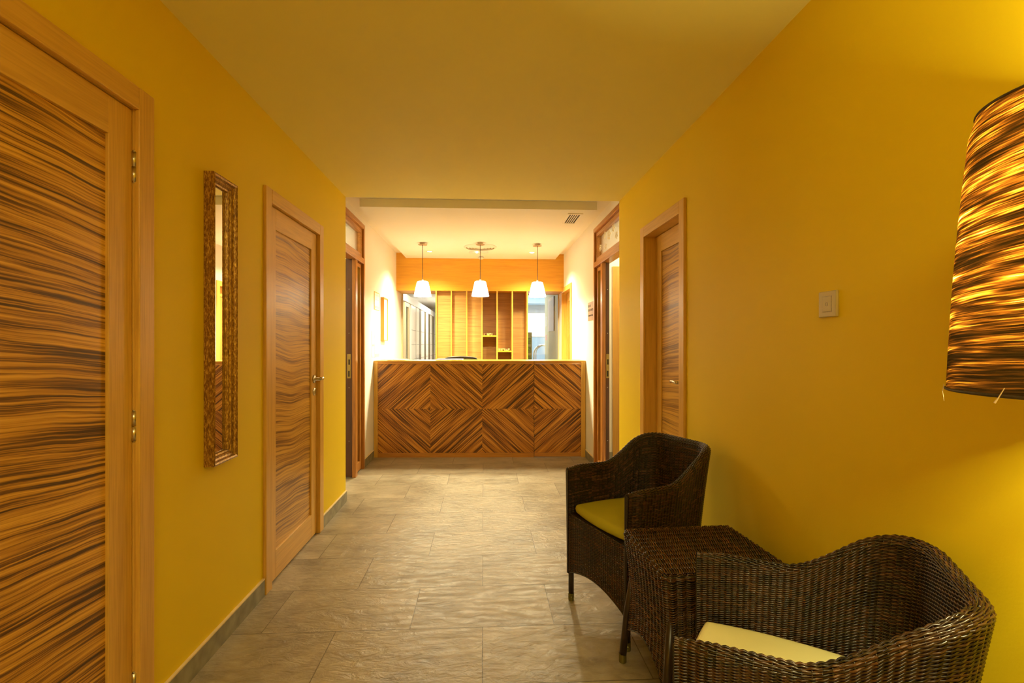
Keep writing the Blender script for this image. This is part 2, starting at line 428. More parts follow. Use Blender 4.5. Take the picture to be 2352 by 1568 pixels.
# ------------------------------------------------------------------ mesh helpers
class MB:
    def __init__(self): self.v = []; self.f = []
    def add(self, vs, fs):
        o = len(self.v); self.v += [tuple(p) for p in vs]; self.f += [tuple(i + o for i in f) for f in fs]; return self
    def box(self, x0, x1, y0, y1, z0, z1):
        if x0 > x1: x0, x1 = x1, x0
        if y0 > y1: y0, y1 = y1, y0
        vs = [(x, y, z) for z in (z0, z1) for y in (y0, y1) for x in (x0, x1)]
        return self.add(vs, [(0, 2, 3, 1), (4, 5, 7, 6), (0, 1, 5, 4), (2, 6, 7, 3), (0, 4, 6, 2), (1, 3, 7, 5)])
    def lathe(self, prof, c=(0, 0, 0), n=40, axis='z'):
        k = len(prof); vs = []; fs = []
        for i in range(n):
            a = 2 * PI * i / n
            for r, h in prof:
                p = (r * math.cos(a), r * math.sin(a), h)
                if axis == 'x': p = (p[2], p[0], p[1])
                elif axis == 'y': p = (p[0], p[2], p[1])
                vs.append((p[0] + c[0], p[1] + c[1], p[2] + c[2]))
        for i in range(n):
            j = (i + 1) % n
            for q in range(k - 1):
                fs.append((i * k + q, j * k + q, j * k + q + 1, i * k + q + 1))
        for q in (0, k - 1):
            if prof[q][0] > 1e-5: fs.append(tuple(i * k + q for i in range(n)))
        return self.add(vs, fs)
    def tube(self, pts, r, n=10, closed=False):
        pts = [Vector(p) for p in pts]; L = len(pts); vs = []; fs = []
        prev = None
        for i, p in enumerate(pts):
            if closed: t = pts[(i + 1) % L] - pts[i - 1]
            else: t = pts[min(i + 1, L - 1)] - pts[max(i - 1, 0)]
            t.normalize()
            if prev is None:
                up = Vector((0, 0, 1)) if abs(t.z) < 0.9 else Vector((1, 0, 0))
                a = t.cross(up).normalized()
            else:
                a = (prev - t * prev.dot(t)).normalized()
            prev = a; b = t.cross(a)
            rr = r[i] if isinstance(r, (list, tuple)) else r
            for q in range(n):
                th = 2 * PI * q / n
                vs.append(p + a * (rr * math.cos(th)) + b * (rr * math.sin(th)))
        for i in range(L if closed else L - 1):
            j = (i + 1) % L
            for q in range(n):
                w = (q + 1) % n
                fs.append((i * n + q, i * n + w, j * n + w, j * n + q))
        if not closed:
            fs.append(tuple(reversed(range(n)))); fs.append(tuple((L - 1) * n + q for q in range(n)))
        return self.add(vs, fs)
    def prism(self, poly, h0, h1, fn):
        """poly of (a,b), extruded h0..h1; fn(a,b,h)->xyz"""
        n = len(poly); vs = [fn(a, b, h0) for a, b in poly] + [fn(a, b, h1) for a, b in poly]
        fs = [tuple(reversed(range(n))), tuple(range(n, 2 * n))]
        for i in range(n):
            j = (i + 1) % n; fs.append((i, j, n + j, n + i))
        return self.add(vs, fs)
    def ball(self, c, r, n=10, m=8):
        prof = [(r * math.sin(PI * i / m) + (1e-6), -r * math.cos(PI * i / m)) for i in range(m + 1)]
        return self.lathe(prof, c, n)

def root_matrix(o):
    Mx = Matrix.Identity(4)
    chain = []
    while o is not None: chain.append(o); o = o.parent
    for q in reversed(chain): Mx = Mx @ Matrix.Translation(q.location) @ q.rotation_euler.to_matrix().to_4x4()
    return Mx

def finish(o, label, cat, group, kind):
    if label: o['label'] = label
    if cat: o['category'] = cat
    if group: o['group'] = group
    if kind: o['kind'] = kind
    return o

def obj(name, mb, mat, parent=None, label=None, cat=None, group=None, kind=None, bevel=0.0, smooth=False, seg=2):
    me = bpy.data.meshes.new(name)
    if isinstance(mb, MB):
        me.from_pydata([tuple(p) for p in mb.v], [], mb.f)
    else:
        me = mb
    me.validate()
    o = bpy.data.objects.new(name, me)
    COL.objects.link(o)
    if parent is not None:
        me.transform(root_matrix(parent).inverted())
        o.parent = parent
    else:
        co = np.empty(len(me.vertices) * 3); me.vertices.foreach_get('co', co); co = co.reshape(-1, 3)
        c = (co.max(0) + co.min(0)) / 2; c[2] = co[:, 2].min()
        me.transform(Matrix.Translation(-Vector(c))); o.location = c
    bm = bmesh.new(); bm.from_mesh(me)
    if len(bm.faces) < 20000:
        bmesh.ops.recalc_face_normals(bm, faces=bm.faces[:]); bm.to_mesh(me)
    bm.free()
    me.materials.append(M[mat] if isinstance(mat, str) else mat)
    if smooth:
        for p in me.polygons: p.use_smooth = True
    if bevel:
        md = o.modifiers.new('bevel', 'BEVEL'); md.width = bevel; md.segments = seg; md.limit_method = 'ANGLE'
        md.angle_limit = math.radians(40)
    return finish(o, label, cat, group, kind)

def thing(name, label, cat, loc=(0, 0, 0), rotz=0.0, group=None, kind=None):
    o = bpy.data.objects.new(name, None)
    o.empty_display_size = 0.1
    COL.objects.link(o); o.location = loc; o.rotation_euler = (0, 0, rotz)
    return finish(o, label, cat, group, kind)

def Bx(*a): return MB().box(*a)

# ------------------------------------------------------------------ shell dimensions
XL, XR = -1.12, 1.132           # corridor walls
LL, LR = -1.238, 1.154          # lobby walls
YE = 4.06                        # end of corridor walls
CH = 2.47                        # corridor ceiling
UH = 2.57                        # upper lobby ceiling
PH = 2.495                       # dropped panel underside
YF = 7.05                        # timber fascia front
YB = 7.50                        # glazed partition

def struct(name, mb, mat, label, cat, **k):
    return obj(name, mb, mat, label=label, cat=cat, kind='structure', **k)

struct('floor', Bx(-2.7, 2.7, -2.3, 19, -0.12, 0.0), 'tile', 'grey-brown slate-textured floor tiles laid in half bond along the corridor', 'floor')
# corridor ceiling
struct('ceiling', Bx(-1.24, 1.25, -2.3, YE, CH, 2.75), 'ceil', 'plain painted ceiling over the corridor', 'ceiling')
struct('ceiling_lobby', Bx(-2.7, 2.7, YE, 19, UH, 2.75), 'whiteceil', 'cream upper ceiling around the dropped panel of the lobby', 'ceiling')
struct('trim_1', Bx(-1.10, 1.03, 4.43, YF - 0.002, PH, UH - 0.001), 'whiteceil', 'white dropped ceiling panel hanging over the reception lobby', 'ceiling panel')

def wall_x(name, x0, x1, y0, y1, z1, openings, mat, label):
    """wall slab between x0..x1 with openings (ya, yb, top)"""
    mb = MB(); y = y0
    for a, b_, t in openings:
        mb.box(x0, x1, y, a, 0, z1)
        mb.box(x0, x1, a, b_, t, z1)
        y = b_
    mb.box(x0, x1, y, y1, 0, z1)
    return struct(name, mb, mat, label, 'wall')

D1 = (0.885, 1.645); D2 = (2.632, 3.395); D3 = (2.765, 3.395)
wall_x('wall_left', -1.30, XL, -2.3, YE, CH, [(D1[0], D1[1], 2.035), (D2[0], D2[1], 2.02)], 'yellow', 'ochre yellow left corridor wall carrying two doors and a mirror')
wall_x('wall_right', XR, 1.30, -2.3, YE, CH, [(D3[0], D3[1], 2.03)], 'yellow', 'ochre yellow right corridor wall behind the wicker armchairs')
struct('wall_back', Bx(-1.3, 1.3, -2.42, -2.3, 0, CH), 'yellow', 'ochre yellow wall closing the corridor behind the camera', 'wall')
OLF = (4.10, 5.137); ORF = (4.02, 5.055); D4 = (6.455, 7.25)
wall_x('wall_lobby_left', -1.36, LL, YE, YB, UH, [(OLF[0], OLF[1], 2.495)], 'white', 'cream white left wall of the reception lobby')
wall_x('wall_lobby_right', LR, 1.30, YE, YB, UH, [(YE + 0.005, ORF[1], 2.465), (D4[0], D4[1], 2.02)], 'white', 'cream white right wall of the reception lobby')

# skirtings
def skirt(name, x, s, y0, y1, label):
    mb = MB().box(x, x - s * 0.011, y0, y1, 0, 0.084)
    o = struct(name, mb, 'skirt', label, 'skirting')
    obj('grout_edge', Bx(x, x - s * 0.012, y0, y1, 0.084, 0.0895), 'grout', parent=o, label='cream line along the top of the skirting')
    return o
def child_world(name, mb, mat, parent, **k): return obj(name, mb, mat, parent=parent, **k)
skirt('baseboard_left', XL, -1, 1.72, D2[0] - 0.075, 'grey slate skirting on the left between the two doors')
skirt('baseboard_left_far', XL, -1, D2[1] + 0.075, YE, 'grey slate skirting on the left beyond the second door')
skirt('baseboard_right', XR, 1, -2.3, D3[0] - 0.08, 'grey slate skirting on the right behind the armchairs')
skirt('baseboard_right_far', XR, 1, D3[1] + 0.075, YE, 'grey slate skirting on the right beyond the recessed door')
skirt('baseboard_lobby_left', LL, -1, 5.14, 5.59, 'grey slate skirting on the white left wall before the counter')
skirt('baseboard_lobby_right', LR, 1, 5.06, 5.49, 'grey slate skirting on the white right wall before the counter')

# ------------------------------------------------------------------ doors
def lever(parent, x, s, y, z, dirn, keyhole=True):
    """s: wall side (+1 right wall); handle stands out towards -s"""
    mb = MB().lathe([(0.026, 0), (0.026, 0.006), (0.022, 0.009), (0.010, 0.010), (0.010, 0.040)], (0, 0, 0), 24, 'x')
    mb.v = [(x - s * p[0], y + p[1], z + p[2]) for p in mb.v]
    pts = [(x - s * 0.040, y, z), (x - s * 0.046, y + dirn * 0.02, z + 0.001), (x - s * 0.048, y + dirn * 0.06, z + 0.004),
           (x - s * 0.044, y + dirn * 0.10, z + 0.001), (x - s * 0.036, y + dirn * 0.118, z - 0.005)]
    mb.tube(pts, [0.010, 0.010, 0.009, 0.008, 0.006], 12)
    o = obj('handle', mb, 'steel', parent=parent, smooth=True, label='steel lever handle')
    if keyhole:
        kb = MB().lathe([(0.024, 0), (0.024, 0.006), (0.019, 0.009), (0.008, 0.0095), (0.008, 0.004)], (0, 0, 0), 24, 'x')
        kb.v = [(x - s * p[0], y + p[1], z - 0.085 + p[2]) for p in kb.v]
        kb.box(x - s * 0.002, x - s * 0.014, y - 0.003, y + 0.003, z - 0.100, z - 0.070)
        obj('keyhole_plate', kb, 'steel', parent=parent, label='steel keyhole rosette')
    return o

def door(name, label, xw, s, y0, y1, top, recess, hinge_far, zeb, casing_w=0.068, handle_y=None, bottom_gap=0.008, rail=0.115, bot=0.15, hinges=True, casing_far=True, hz=(0.13, 1.015, 1.848)):
    """leaf between y0..y1; s = +1 for a door in the right wall"""
    o = thing(name, label, 'door', (xw, (y0 + y1) / 2, 0), kind='structure')
    xp = xw - s * 0.016                    # casing front face
    xf = xw + s * recess                   # leaf front face
    xb = xf + s * 0.040
    cz = obj('casing', MB().box(xw + s * 0.0005, xp, y0 - casing_w, y0 + 0.004, 0, top + casing_w), 'oak_z', parent=o, bevel=0.003)
    if casing_far:
        obj('casing', MB().box(xw + s * 0.0005, xp, y1 - 0.004, y1 + casing_w, 0, top + casing_w), 'oak_z', parent=o, bevel=0.003)
    obj('casing', MB().box(xw + s * 0.0005, xp, y0 + 0.0045, y1 - (0.0045 if casing_far else 0), top - 0.004, top + casing_w), 'oak_y', parent=o, bevel=0.003)
    # jamb lining (inside the opening)
    jl = MB().box(xw, xw + s * 0.16, y0, y0 + 0.004, 0, top).box(xw, xw + s * 0.16, y1 - 0.004, y1, 0, top).box(xw, xw + s * 0.16, y0, y1, top - 0.004, top + 0.0)
    obj('jamb_lining', jl, 'oak_z', parent=o)
    g = 0.007
    a, b_, t, z0 = y0 + g, y1 - g, top - g, bottom_gap
    st = 0.098
    leaf = MB()
    leaf.box(xf, xb, a, a + st, z0, t); leaf.box(xf, xb, b_ - st, b_, z0, t)
    lf = obj('door_leaf', leaf, 'oak_z', parent=o, bevel=0.0015)
    obj('rail', MB().box(xf, xb, a + st, b_ - st, t - rail, t), 'oak_y', parent=lf, bevel=0.0015)
    obj('rail', MB().box(xf, xb, a + st, b_ - st, z0, z0 + bot), 'oak_y', parent=lf, bevel=0.0015)
    obj('panel', MB().box(xf + s * 0.010, xb - s * 0.008, a + st, b_ - st, z0 + bot, t - rail), zeb, parent=lf, label='zebra-striped veneer panel')
    obj('backing', MB().box(xw + s * 0.165, xw + s * 0.18, y0 - 0.01, y1 + 0.01, 0, top), 'darkgap', parent=o)
    if hinges:
        yh = (b_ + 0.004) if hinge_far else (a - 0.004)
        xh = xf - s * 0.004
        for z in hz:
            hb = MB().tube([(xh, yh, z - 0.048), (xh, yh, z - 0.001)], 0.0075, 12).tube([(xh, yh, z + 0.001), (xh, yh, z + 0.048)], 0.0075, 12)
            hb.tube([(xh, yh, z - 0.052), (xh, yh, z - 0.048)], 0.004, 8).tube([(xh, yh, z + 0.048), (xh, yh, z + 0.052)], 0.004, 8)
            obj('hinge', hb, 'steel', parent=lf, smooth=True, label='steel barrel hinge')
    if handle_y is not None:
        yy, dr, kh = handle_y
        lever(lf, xf, s, yy, 1.045, dr, kh)
    return o

door('door_1', 'nearest door on the left wall, oak frame around a zebra-striped panel, cut off by the picture edge', XL, -1, D1[0], D1[1], 2.035, 0.006, True, 'zebra1', hz=(0.175, 1.015, 1.848), casing_w=0.068)
door('door_2', 'second door on the left wall, beyond the mirror, with a lever handle', XL, -1, D2[0], D2[1], 2.02, 0.008, False, 'zebra2', casing_w=0.068, handle_y=(3.335, 0.55, True), hz=(0.18, 1.015, 1.845))
door('door_3', 'recessed zebra-panelled door in the yellow right wall behind the far armchair', XR, 1, D3[0], D3[1], 2.03, 0.072, False, 'zebra3', casing_w=0.068, handle_y=(2.90, 1.0, False), hinges=False)
door('door_4', 'doorway in the white right wall beyond the reception counter, mostly under the timber fascia', LR, 1, D4[0], D4[1], 2.02, 0.075, True, 'honey_z', casing_w=0.062, handle_y=(6.60, 1.0, False), hinges=False, casing_far=False)

# ------------------------------------------------------------------ framed openings of the lobby side walls
def side_screen(name, label, xw, s, y0, y1, ztop, mull, side_glass, bar, glass, decals):
    o = thing(name, label, 'glazed door frame', (xw, (y0 + y1) / 2, 0), kind='structure')
    xo, xi = xw - s * 0.018, xw + s * 0.075
    fw = 0.045
    # outer frame
    obj('frame_post', Bx(xo, xi, y1 - fw, y1 + 0.0, 0, ztop - fw), 'red_z', parent=o, bevel=0.004)
    obj('frame_head', Bx(xo, xi, y0, y1, ztop - fw, ztop), 'red_y', parent=o, bevel=0.004)
    obj('transom_bar', Bx(xo - s * 0.004, xi, y0, y1 - fw - 0.0005, bar[0], bar[1]), 'red_y', parent=o, bevel=0.004)
    obj('mullion', Bx(xo, xw + s * 0.017, mull[0], mull[1], 0, bar[0] - 0.0005), 'red_z', parent=o, bevel=0.004)
    # transom sash
    sx0, sx1 = xw + s * 0.0, xw + s * 0.045
    sw = 0.038
    ys0, ys1 = y0 + 0.0, y1 - fw - 0.012
    zs0, zs1 = bar[1] + 0.006, ztop - fw - 0.010
    ts = MB().box(sx0, sx1, ys0, ys1, zs0, zs0 + sw).box(sx0, sx1, ys0, ys1, zs1 - sw, zs1).box(sx0, sx1, ys1 - sw, ys1, zs0 + sw, zs1 - sw).box(sx0, sx1, ys0, ys0 + sw, zs0 + sw, zs1 - sw)
    t = obj('transom_sash', ts, 'red_y', parent=o, bevel=0.002)
    obj('glass_pane', Bx(xw + s * 0.020, xw + s * 0.024, ys0 + sw, ys1 - sw, zs0 + sw, zs1 - sw), glass, parent=t, label='clear transom pane')
    obj('dark_rebate', Bx(sx0 + s * 0.02, sx1, ys1, y1 - fw, zs0, zs1), 'dark_z', parent=o)
    # side light
    a, b_ = side_glass
    ss = MB().box(sx0, sx1, a - 0.03, a, 0.02, bar[0] - 0.012).box(sx0, sx1, b_, b_ + 0.03, 0.02, bar[0] - 0.012).box(sx0, sx1, a, b_, 0.02, 0.10).box(sx0, sx1, a, b_, bar[0] - 0.05, bar[0] - 0.012)
    sd = obj('sidelight_sash', ss, 'red_z', parent=o, bevel=0.002)
    obj('glass_pane', Bx(xw + s * 0.020, xw + s * 0.024, a, b_, 0.10, bar[0] - 0.05), 'glass_green', parent=sd, label='narrow greenish pane')
    obj('dark_rebate', MB().box(sx0 + s * 0.015, sx1, b_ + 0.03, y1 - fw, 0.0, bar[0]).box(sx0 + s * 0.015, sx1, mull[1], a - 0.03, 0, bar[0]), 'dark_z', parent=o)
    # folded leaf edge with its strike plate, standing just inside the opening
    x0_, x1_ = (xw + s * 0.105, xw + s * 0.0175) if s < 0 else (xw + 0.0175, xw + 0.052)
    yl = mull[0] + 0.001 if s < 0 else mull[0] + 0.007
    dl = obj('jamb_post', Bx(x0_, x1_, yl, yl + 0.045, 0.01, bar[0] - 0.001) if s < 0 else Bx(x0_, x1_, yl - 0.006, yl + 0.05, 0.0, bar[0] - 0.001), 'dark_z', parent=o, label='dark brown post with a lock plate')
    yp = yl if s < 0 else yl - 0.006
    xm = (x0_ + x1_) / 2 if s > 0 else xw - 0.045
    hw = 0.017 if s < 0 else 0.014
    sp = obj('strike_plate', Bx(xm - hw, xm + hw, yp - 0.003, yp - 0.0002, 0.95, 1.18), 'brass', parent=dl, bevel=0.001, label='brass strike plate')
    obj('latch_slot', MB().box(xm - 0.007, xm + 0.007, yp - 0.0045, yp - 0.0032, 0.965, 1.02).box(xm - 0.004, xm + 0.008, yp - 0.006, yp - 0.0032, 1.08, 1.13), 'darkgap', parent=sp)
    sc = MB()
    for z in (0.35, 0.86, 1.38, 1.80):
        sc.lathe([(0.0045, 0), (0.003, 0.003), (0.0001, 0.0035)], (0, 0, 0), 10, 'y')
        for i in range(len(sc.v) - 30, len(sc.v)):
            p = sc.v[i]; sc.v[i] = (p[0] + xm, yp - p[1], p[2] + z)
    obj('screw', sc, 'steel', parent=dl)
    if decals:
        db = MB()
        for cy, cz, r in ((4.90, 2.245, 0.030), (4.72, 2.335, 0.030), (4.56, 2.30, 0.042), (4.40, 2.33, 0.032), (4.68, 2.215, 0.026), (4.30, 2.24, 0.03)):
            pts = []
            for k in range(60):
                a_ = 2 * PI * k / 60
                rr = r * (1 + 0.20 * math.cos(5 * a_ + cy * 9))
                pts.append((cy + 1.3 * rr * math.cos(a_), cz + rr * math.sin(a_)))
            inner = [(cy + (p[0] - cy) * 0.55, cz + (p[1] - cz) * 0.55) for p in pts]
            n = 60; vs = []; fs = []
            xa, xb_ = xw + s * 0.0188, xw + s * 0.0198
            for X in (xa, xb_):
                vs += [(X, q[0], q[1]) for q in pts] + [(X, q[0], q[1]) for q in inner]
            for k in range(n):
                j = (k + 1) % n
                fs += [(k, j, n + j, n + k), (2 * n + k, 3 * n + k, 3 * n + j, 2 * n + j), (k, 2 * n + k, 2 * n + j, j)]
            db.add(vs, fs)
            db.add([(xa, cy + 0.5 * r * math.cos(2 * PI * k / 12), cz + 0.35 * r * math.sin(2 * PI * k / 12)) for k in range(12)], [tuple(range(12))])
        obj('flower_film', db, 'frost', parent=t, label='etched flower outlines on the transom pane')
    return o

side_screen('door_5', 'reddish wooden glazed screen with transom in the left lobby wall', LL, -1, OLF[0], OLF[1], 2.495, (4.765, 4.84), (4.885, 5.01), (2.09, 2.145), 'glass', False)
side_screen('door_6', 'reddish wooden glazed screen with flower-film transom in the right lobby wall', LR, 1, YE + 0.006, ORF[1], 2.465, (4.67, 4.745), (4.79, 4.925), (2.06, 2.112), 'glass', True)

# side rooms
struct('wall_side_room_left', MB().box(-2.7, -2.6, YE - 0.3, 5.6, 0, UH).box(-2.6, -1.361, 5.5, 5.6, 0, UH).box(-2.6, -1.361, YE - 0.3, YE - 0.2, 0, UH).box(-2.7, -1.301, YE - 0.3, YE, UH - 0.1, UH + 0.05), 'white', 'cream walls of the room behind the left glazed screen', 'wall')
struct('wall_side_room_right', MB().box(2.6, 2.7, YE - 0.3, 5.6, 0, UH).box(1.301, 2.6, 5.36, 5.46, 0, UH).box(1.301, 2.6, YE - 0.3, YE - 0.2, 0, UH).box(1.301, 2.7, YE - 0.3, YE, UH - 0.1, UH + 0.05), 'white', 'cream walls of the room behind the right glazed screen', 'wall')
o = thing('door_7', 'honey-coloured door and casing seen through the opening in the right lobby wall', 'door', (1.8, 5.33, 0), kind='structure')
obj('casing', Bx(1.417, 1.49, 5.34, 5.359, 0, 2.13), 'honey_z', parent=o, bevel=0.002)
obj('casing', Bx(1.49, 2.30, 5.34, 5.359, 2.06, 2.13), 'fascia', parent=o, bevel=0.002)
obj('casing', Bx(2.23, 2.30, 5.34, 5.359, 0, 2.059), 'honey_z', parent=o, bevel=0.002)
obj('door_leaf', Bx(1.491, 2.229, 5.345, 5.359, 0.005, 2.059), 'honey_z', parent=o)
struct('baseboard_side_room', Bx(1.301, 1.416, 5.349, 5.359, 0, 0.085), 'skirt', 'skirting in the room behind the right glazed screen', 'skirting')
for nm, x in (('left', -2.0), ('right', 1.95)):
    r = thing('ceiling_lamp', 'round opal ceiling lamp in the side room on the ' + nm + ' of the lobby', 'lamp', (x, 4.75, UH))
    obj('base', MB().lathe([(0.001, UH - 0.03), (0.07, UH - 0.03), (0.07, UH)], (x, 4.75, 0), 24), 'whitemetal', parent=r)
    obj('globe', MB().lathe([(0.055, UH - 0.031), (0.10, UH - 0.06), (0.08, UH - 0.09), (0.0001, UH - 0.105)], (x, 4.75, 0), 24), 'bulb_opal', parent=r, smooth=True)
r = thing('added_fill_panel', 'added opal fill panel under the corridor ceiling, unseen behind the camera', 'ceiling light', (-0.1, -1.1, CH))  # panel added out of view as the body of the corridor fill
obj('housing', Bx(-0.61, 0.41, -1.81, -0.39, CH - 0.035, CH), 'whitemetal', parent=r)
obj('diffuser', Bx(-0.59, 0.39, -1.79, -0.41, CH - 0.040, CH - 0.0355), 'bulb_opal', parent=r)

# ------------------------------------------------------------------ back of the reception: fascia, shelving, glazed partitions
struct('trim_2', Bx(LL, LR, YF, YB, 2.035, UH), 'fascia', 'honey timber fascia box across the lobby above the shelving', 'timber fascia')
cols = [-0.676, -0.461, -0.243, -0.024, 0.192, 0.410, 0.626]
sh = thing('shelving_unit', 'tall bamboo-backed shelving unit with honey uprights behind the counter', 'shelving unit', (-0.025, YF + 0.2, 0))
for x in cols:
    obj('upright', Bx(x - 0.0095, x + 0.0095, YF + 0.001, YF + 0.42, 0, 2.034), 'honey_z', parent=sh, bevel=0.001)
for i in range(6):
    yb = YF + 0.075 if i < 3 else YF + 0.34
    obj('back_panel', Bx(cols[i] + 0.0097, cols[i + 1] - 0.0097, yb, yb + 0.012, 0.0, 2.034), 'bamboo', parent=sh)
obj('shelf', Bx(cols[3] + 0.0097, cols[4] - 0.0097, YF + 0.004, YF + 0.335, 1.380, 1.398), 'fascia', parent=sh)
obj('shelf', Bx(cols[4] + 0.0097, cols[5] - 0.0097, YF + 0.004, YF + 0.335, 1.160, 1.178), 'fascia', parent=sh)
def ornament(cx, cz, w, label):
    r = thing('carved_ornament', label, 'ornament', (cx, YF + 0.06, cz))
    gb, dk = MB(), MB()
    rr = random.Random(int(cz * 100))
    k = 0; x = cx - w / 2
    while x < cx + w / 2:
        for zz in range(2):
            (gb if rr.random() < 0.65 else dk).ball((x, YF + 0.05 + rr.random() * 0.03, cz + 0.0085 + zz * 0.014), 0.0085, 8, 6)
        x += 0.011
    gb.box(cx - w / 2, cx + w / 2, YF + 0.085, YF + 0.09, cz, cz + 0.030)
    obj('golden_beads', gb, 'seedgold', parent=r); obj('dark_beads', dk, 'seeddark', parent=r)
ornament(cols[3] + 0.095, 1.398, 0.125, 'small golden carved bead ornament on the upper shelf of the unit')
ornament(cols[4] + 0.105, 1.178, 0.165, 'wider golden carved bead ornament on the lower shelf of the unit')

def partition(name, label, x0, x1):
    o = thing(name, label, 'window', ((x0 + x1) / 2, YB + 0.02, 0), kind='structure')
    f = 0.018
    fb = MB().box(x0, x0 + f, YB, YB + 0.04, 0, 2.05).box(x1 - f, x1, YB, YB + 0.04, 0, 2.05).box(x0 + f, x1 - f, YB, YB + 0.04, 2.032, 2.05).box(x0 + f, x1 - f, YB, YB + 0.04, 0, 0.03)
    fr = obj('window_frame', fb, 'cream_plastic', parent=o)
    obj('glass_pane', Bx(x0 + f, x1 - f, YB + 0.018, YB + 0.023, 0.03, 2.032), 'glass', parent=fr)
partition('window_1', 'glazed partition left of the shelving looking to the changing cabins', -1.236, -0.69)
partition('window_2', 'glazed partition right of the shelving looking to the pool room', 0.642, 1.152)
struct('wall_partition_head', MB().box(-2.7, 2.7, YB + 0.002, YB + 0.10, 2.051, UH).box(-0.689, 0.641, YB + 0.001, YB + 0.10, 0, 2.05).box(-2.7, -1.237, YB + 0.001, YB + 0.10, 0, 2.05).box(1.153, 2.7, YB + 0.001, YB + 0.10, 0, 2.05), 'white', 'cream wall above and between the glazed partitions', 'wall')

# changing cabin passage behind the left partition
XC = -1.70
struct('wall_cabin_passage', MB().box(XC - 0.5, XC - 0.42, 7.6, 18.5, 0, UH).box(-0.45, -0.35, 7.61, 18.5, 0, UH).box(XC - 0.5, -0.35, 18.4, 18.5, 0, UH), 'coolwhite', 'white walls of the passage with changing cabins', 'wall')
struct('trim_3', Bx(XC - 0.4, XC + 0.02, 10.2, 18.3, 2.20, 2.36), 'coolwhite', 'white boxed beam running over the changing cabins', 'beam')
cb = [(11.70, 12.45), (12.56, 13.08), (13.50, 14.20), (14.68, 15.25), (15.82, 16.41), (16.98, 17.6)]
for i, (a, b_) in enumerate(cb):
    r = thing('changing_cabin', ('nearest' if i == 0 else 'second' if i == 1 else 'third' if i == 2 else 'fourth' if i == 3 else 'fifth' if i == 4 else 'farthest') + ' white changing cabin seen through the left glazed partition', 'cabin', (XC - 0.2, (a + b_) / 2, 0), group='changing cabins behind the partition')
    obj('cabin_front', Bx(XC - 0.4, XC, a, b_ - 0.01, 0.02, 2.20), 'cabin', parent=r, bevel=0.004)
    for z in (0.55, 0.90, 1.25, 1.60): obj('joint_line', Bx(XC, XC + 0.003, a, b_ - 0.01, z, z + 0.008), 'cabin_dark', parent=r)
    obj('dark_opening', Bx(XC - 0.38, XC - 0.006, b_ - 0.008, (cb[i + 1][0] - 0.01) if i < 5 else 18.3, 0.0, 2.19), 'cabin_dark', parent=r, label='dark gap beside the cabin front')
r = thing('door_8', 'tan framed glass door at the start of the cabin passage', 'door', (XC, 10.9, 0), kind='structure')
obj('door_frame', MB().box(XC - 0.06, XC, 11.33, 11.45, 0, 2.19).box(XC - 0.06, XC, 10.75, 10.9, 0, 2.19).box(XC - 0.06, XC, 10.9, 11.33, 2.1, 2.19), 'tan', parent=r)
obj('glass_pane', Bx(XC - 0.03, XC - 0.025, 10.9, 11.33, 0, 2.1), 'glass_green', parent=r)
for y in (10.0, 14.6):
    r = thing('fluorescent_light', ('nearer' if y < 12 else 'farther') + ' fluorescent ceiling light over the cabin passage', 'ceiling light', (-1.15, y, 2.5))
    obj('housing', Bx(-1.31, -0.99, y - 0.62, y + 0.62, 2.525, 2.569), 'whitemetal', parent=r)
    obj('diffuser', Bx(-1.29, -1.01, y - 0.6, y + 0.6, 2.512, 2.524), 'tube', parent=r)

# pool room behind the right partition
struct('wall_pool_side', Bx(1.155, 1.25, 7.61, 9.25, 0, UH), 'greenwall', 'pale green side wall seen through the right glazed partition', 'wall')
struct('wall_pool_back', MB().box(0.3, 2.7, 12.0, 12.1, 0, 1.44), 'bluewall', 'pale blue lower wall of the pool room', 'wall')
struct('wall_pool_upper', MB().box(0.3, 2.7, 12.0, 12.1, 2.04, UH).box(0.25, 0.3, 7.61, 12.1, 0, UH).box(2.6, 2.7, 7.61, 12.0, 0, UH), 'coolwhite', 'white upper walls of the pool room', 'wall')
struct('trim_4', Bx(0.3, 2.6, 11.4, 12.0, 2.22, 2.40), 'bluewall', 'pale blue beam above the pool room window', 'beam')
w = thing('window_3', 'bright daylight window band in the pool room', 'window', (1.4, 12.0, 1.44), kind='structure')
obj('glass_pane', Bx(0.31, 2.6, 12.03, 12.05, 1.465, 2.02), 'daylight', parent=w)
obj('window_frame', MB().box(0.31, 2.6, 11.99, 12.06, 1.441, 1.465).box(0.31, 2.6, 11.99, 12.06, 2.02, 2.039), 'whitemetal', parent=w)
bp = thing('glass_block_pillar', 'olive mosaic pillar with green glass blocks at the left edge of the pool room', 'pillar', (0.80, 9.0, 0))
obj('pillar_body', Bx(0.70, 0.885, 9.0, 9.12, 0, 1.49), 'blockbody', parent=bp, bevel=0.004)
for z in (0.95, 1.11, 1.27): obj('glass_block', Bx(0.735, 0.865, 8.992, 8.9995, z, z + 0.115), 'blocks', parent=bp, bevel=0.002)
for i, (y, dx) in enumerate(((9.4, 0.0), (10.0, 0.10))):
    pts = []
    for k in range(17):
        a = PI * k / 16
        pts.append((1.13 + dx - 0.17 * math.cos(a), y, 1.08 + 0.17 * math.sin(a)))
    pts = [(0.96 + dx, y, 0.0)] + pts + [(1.30 + dx, y + 0.02, 0.92)]
    obj('pool_handrail', MB().tube(pts, 0.018, 12), 'chrome', label=('nearer' if i == 0 else 'farther') + ' curved chrome handrail of the pool', cat='handrail', group='pool handrails', smooth=True)
nb = thing('notice_board', 'large pale notice board on the green wall behind the right partition', 'notice board', (1.154, 8.35, 1.49))
obj('board', Bx(1.142, 1.1545, 8.0, 8.72, 1.49, 2.06), 'paper', parent=nb)
obj('board_edge', Bx(1.140, 1.1545, 7.98, 7.999, 1.49, 2.06), 'black', parent=nb)
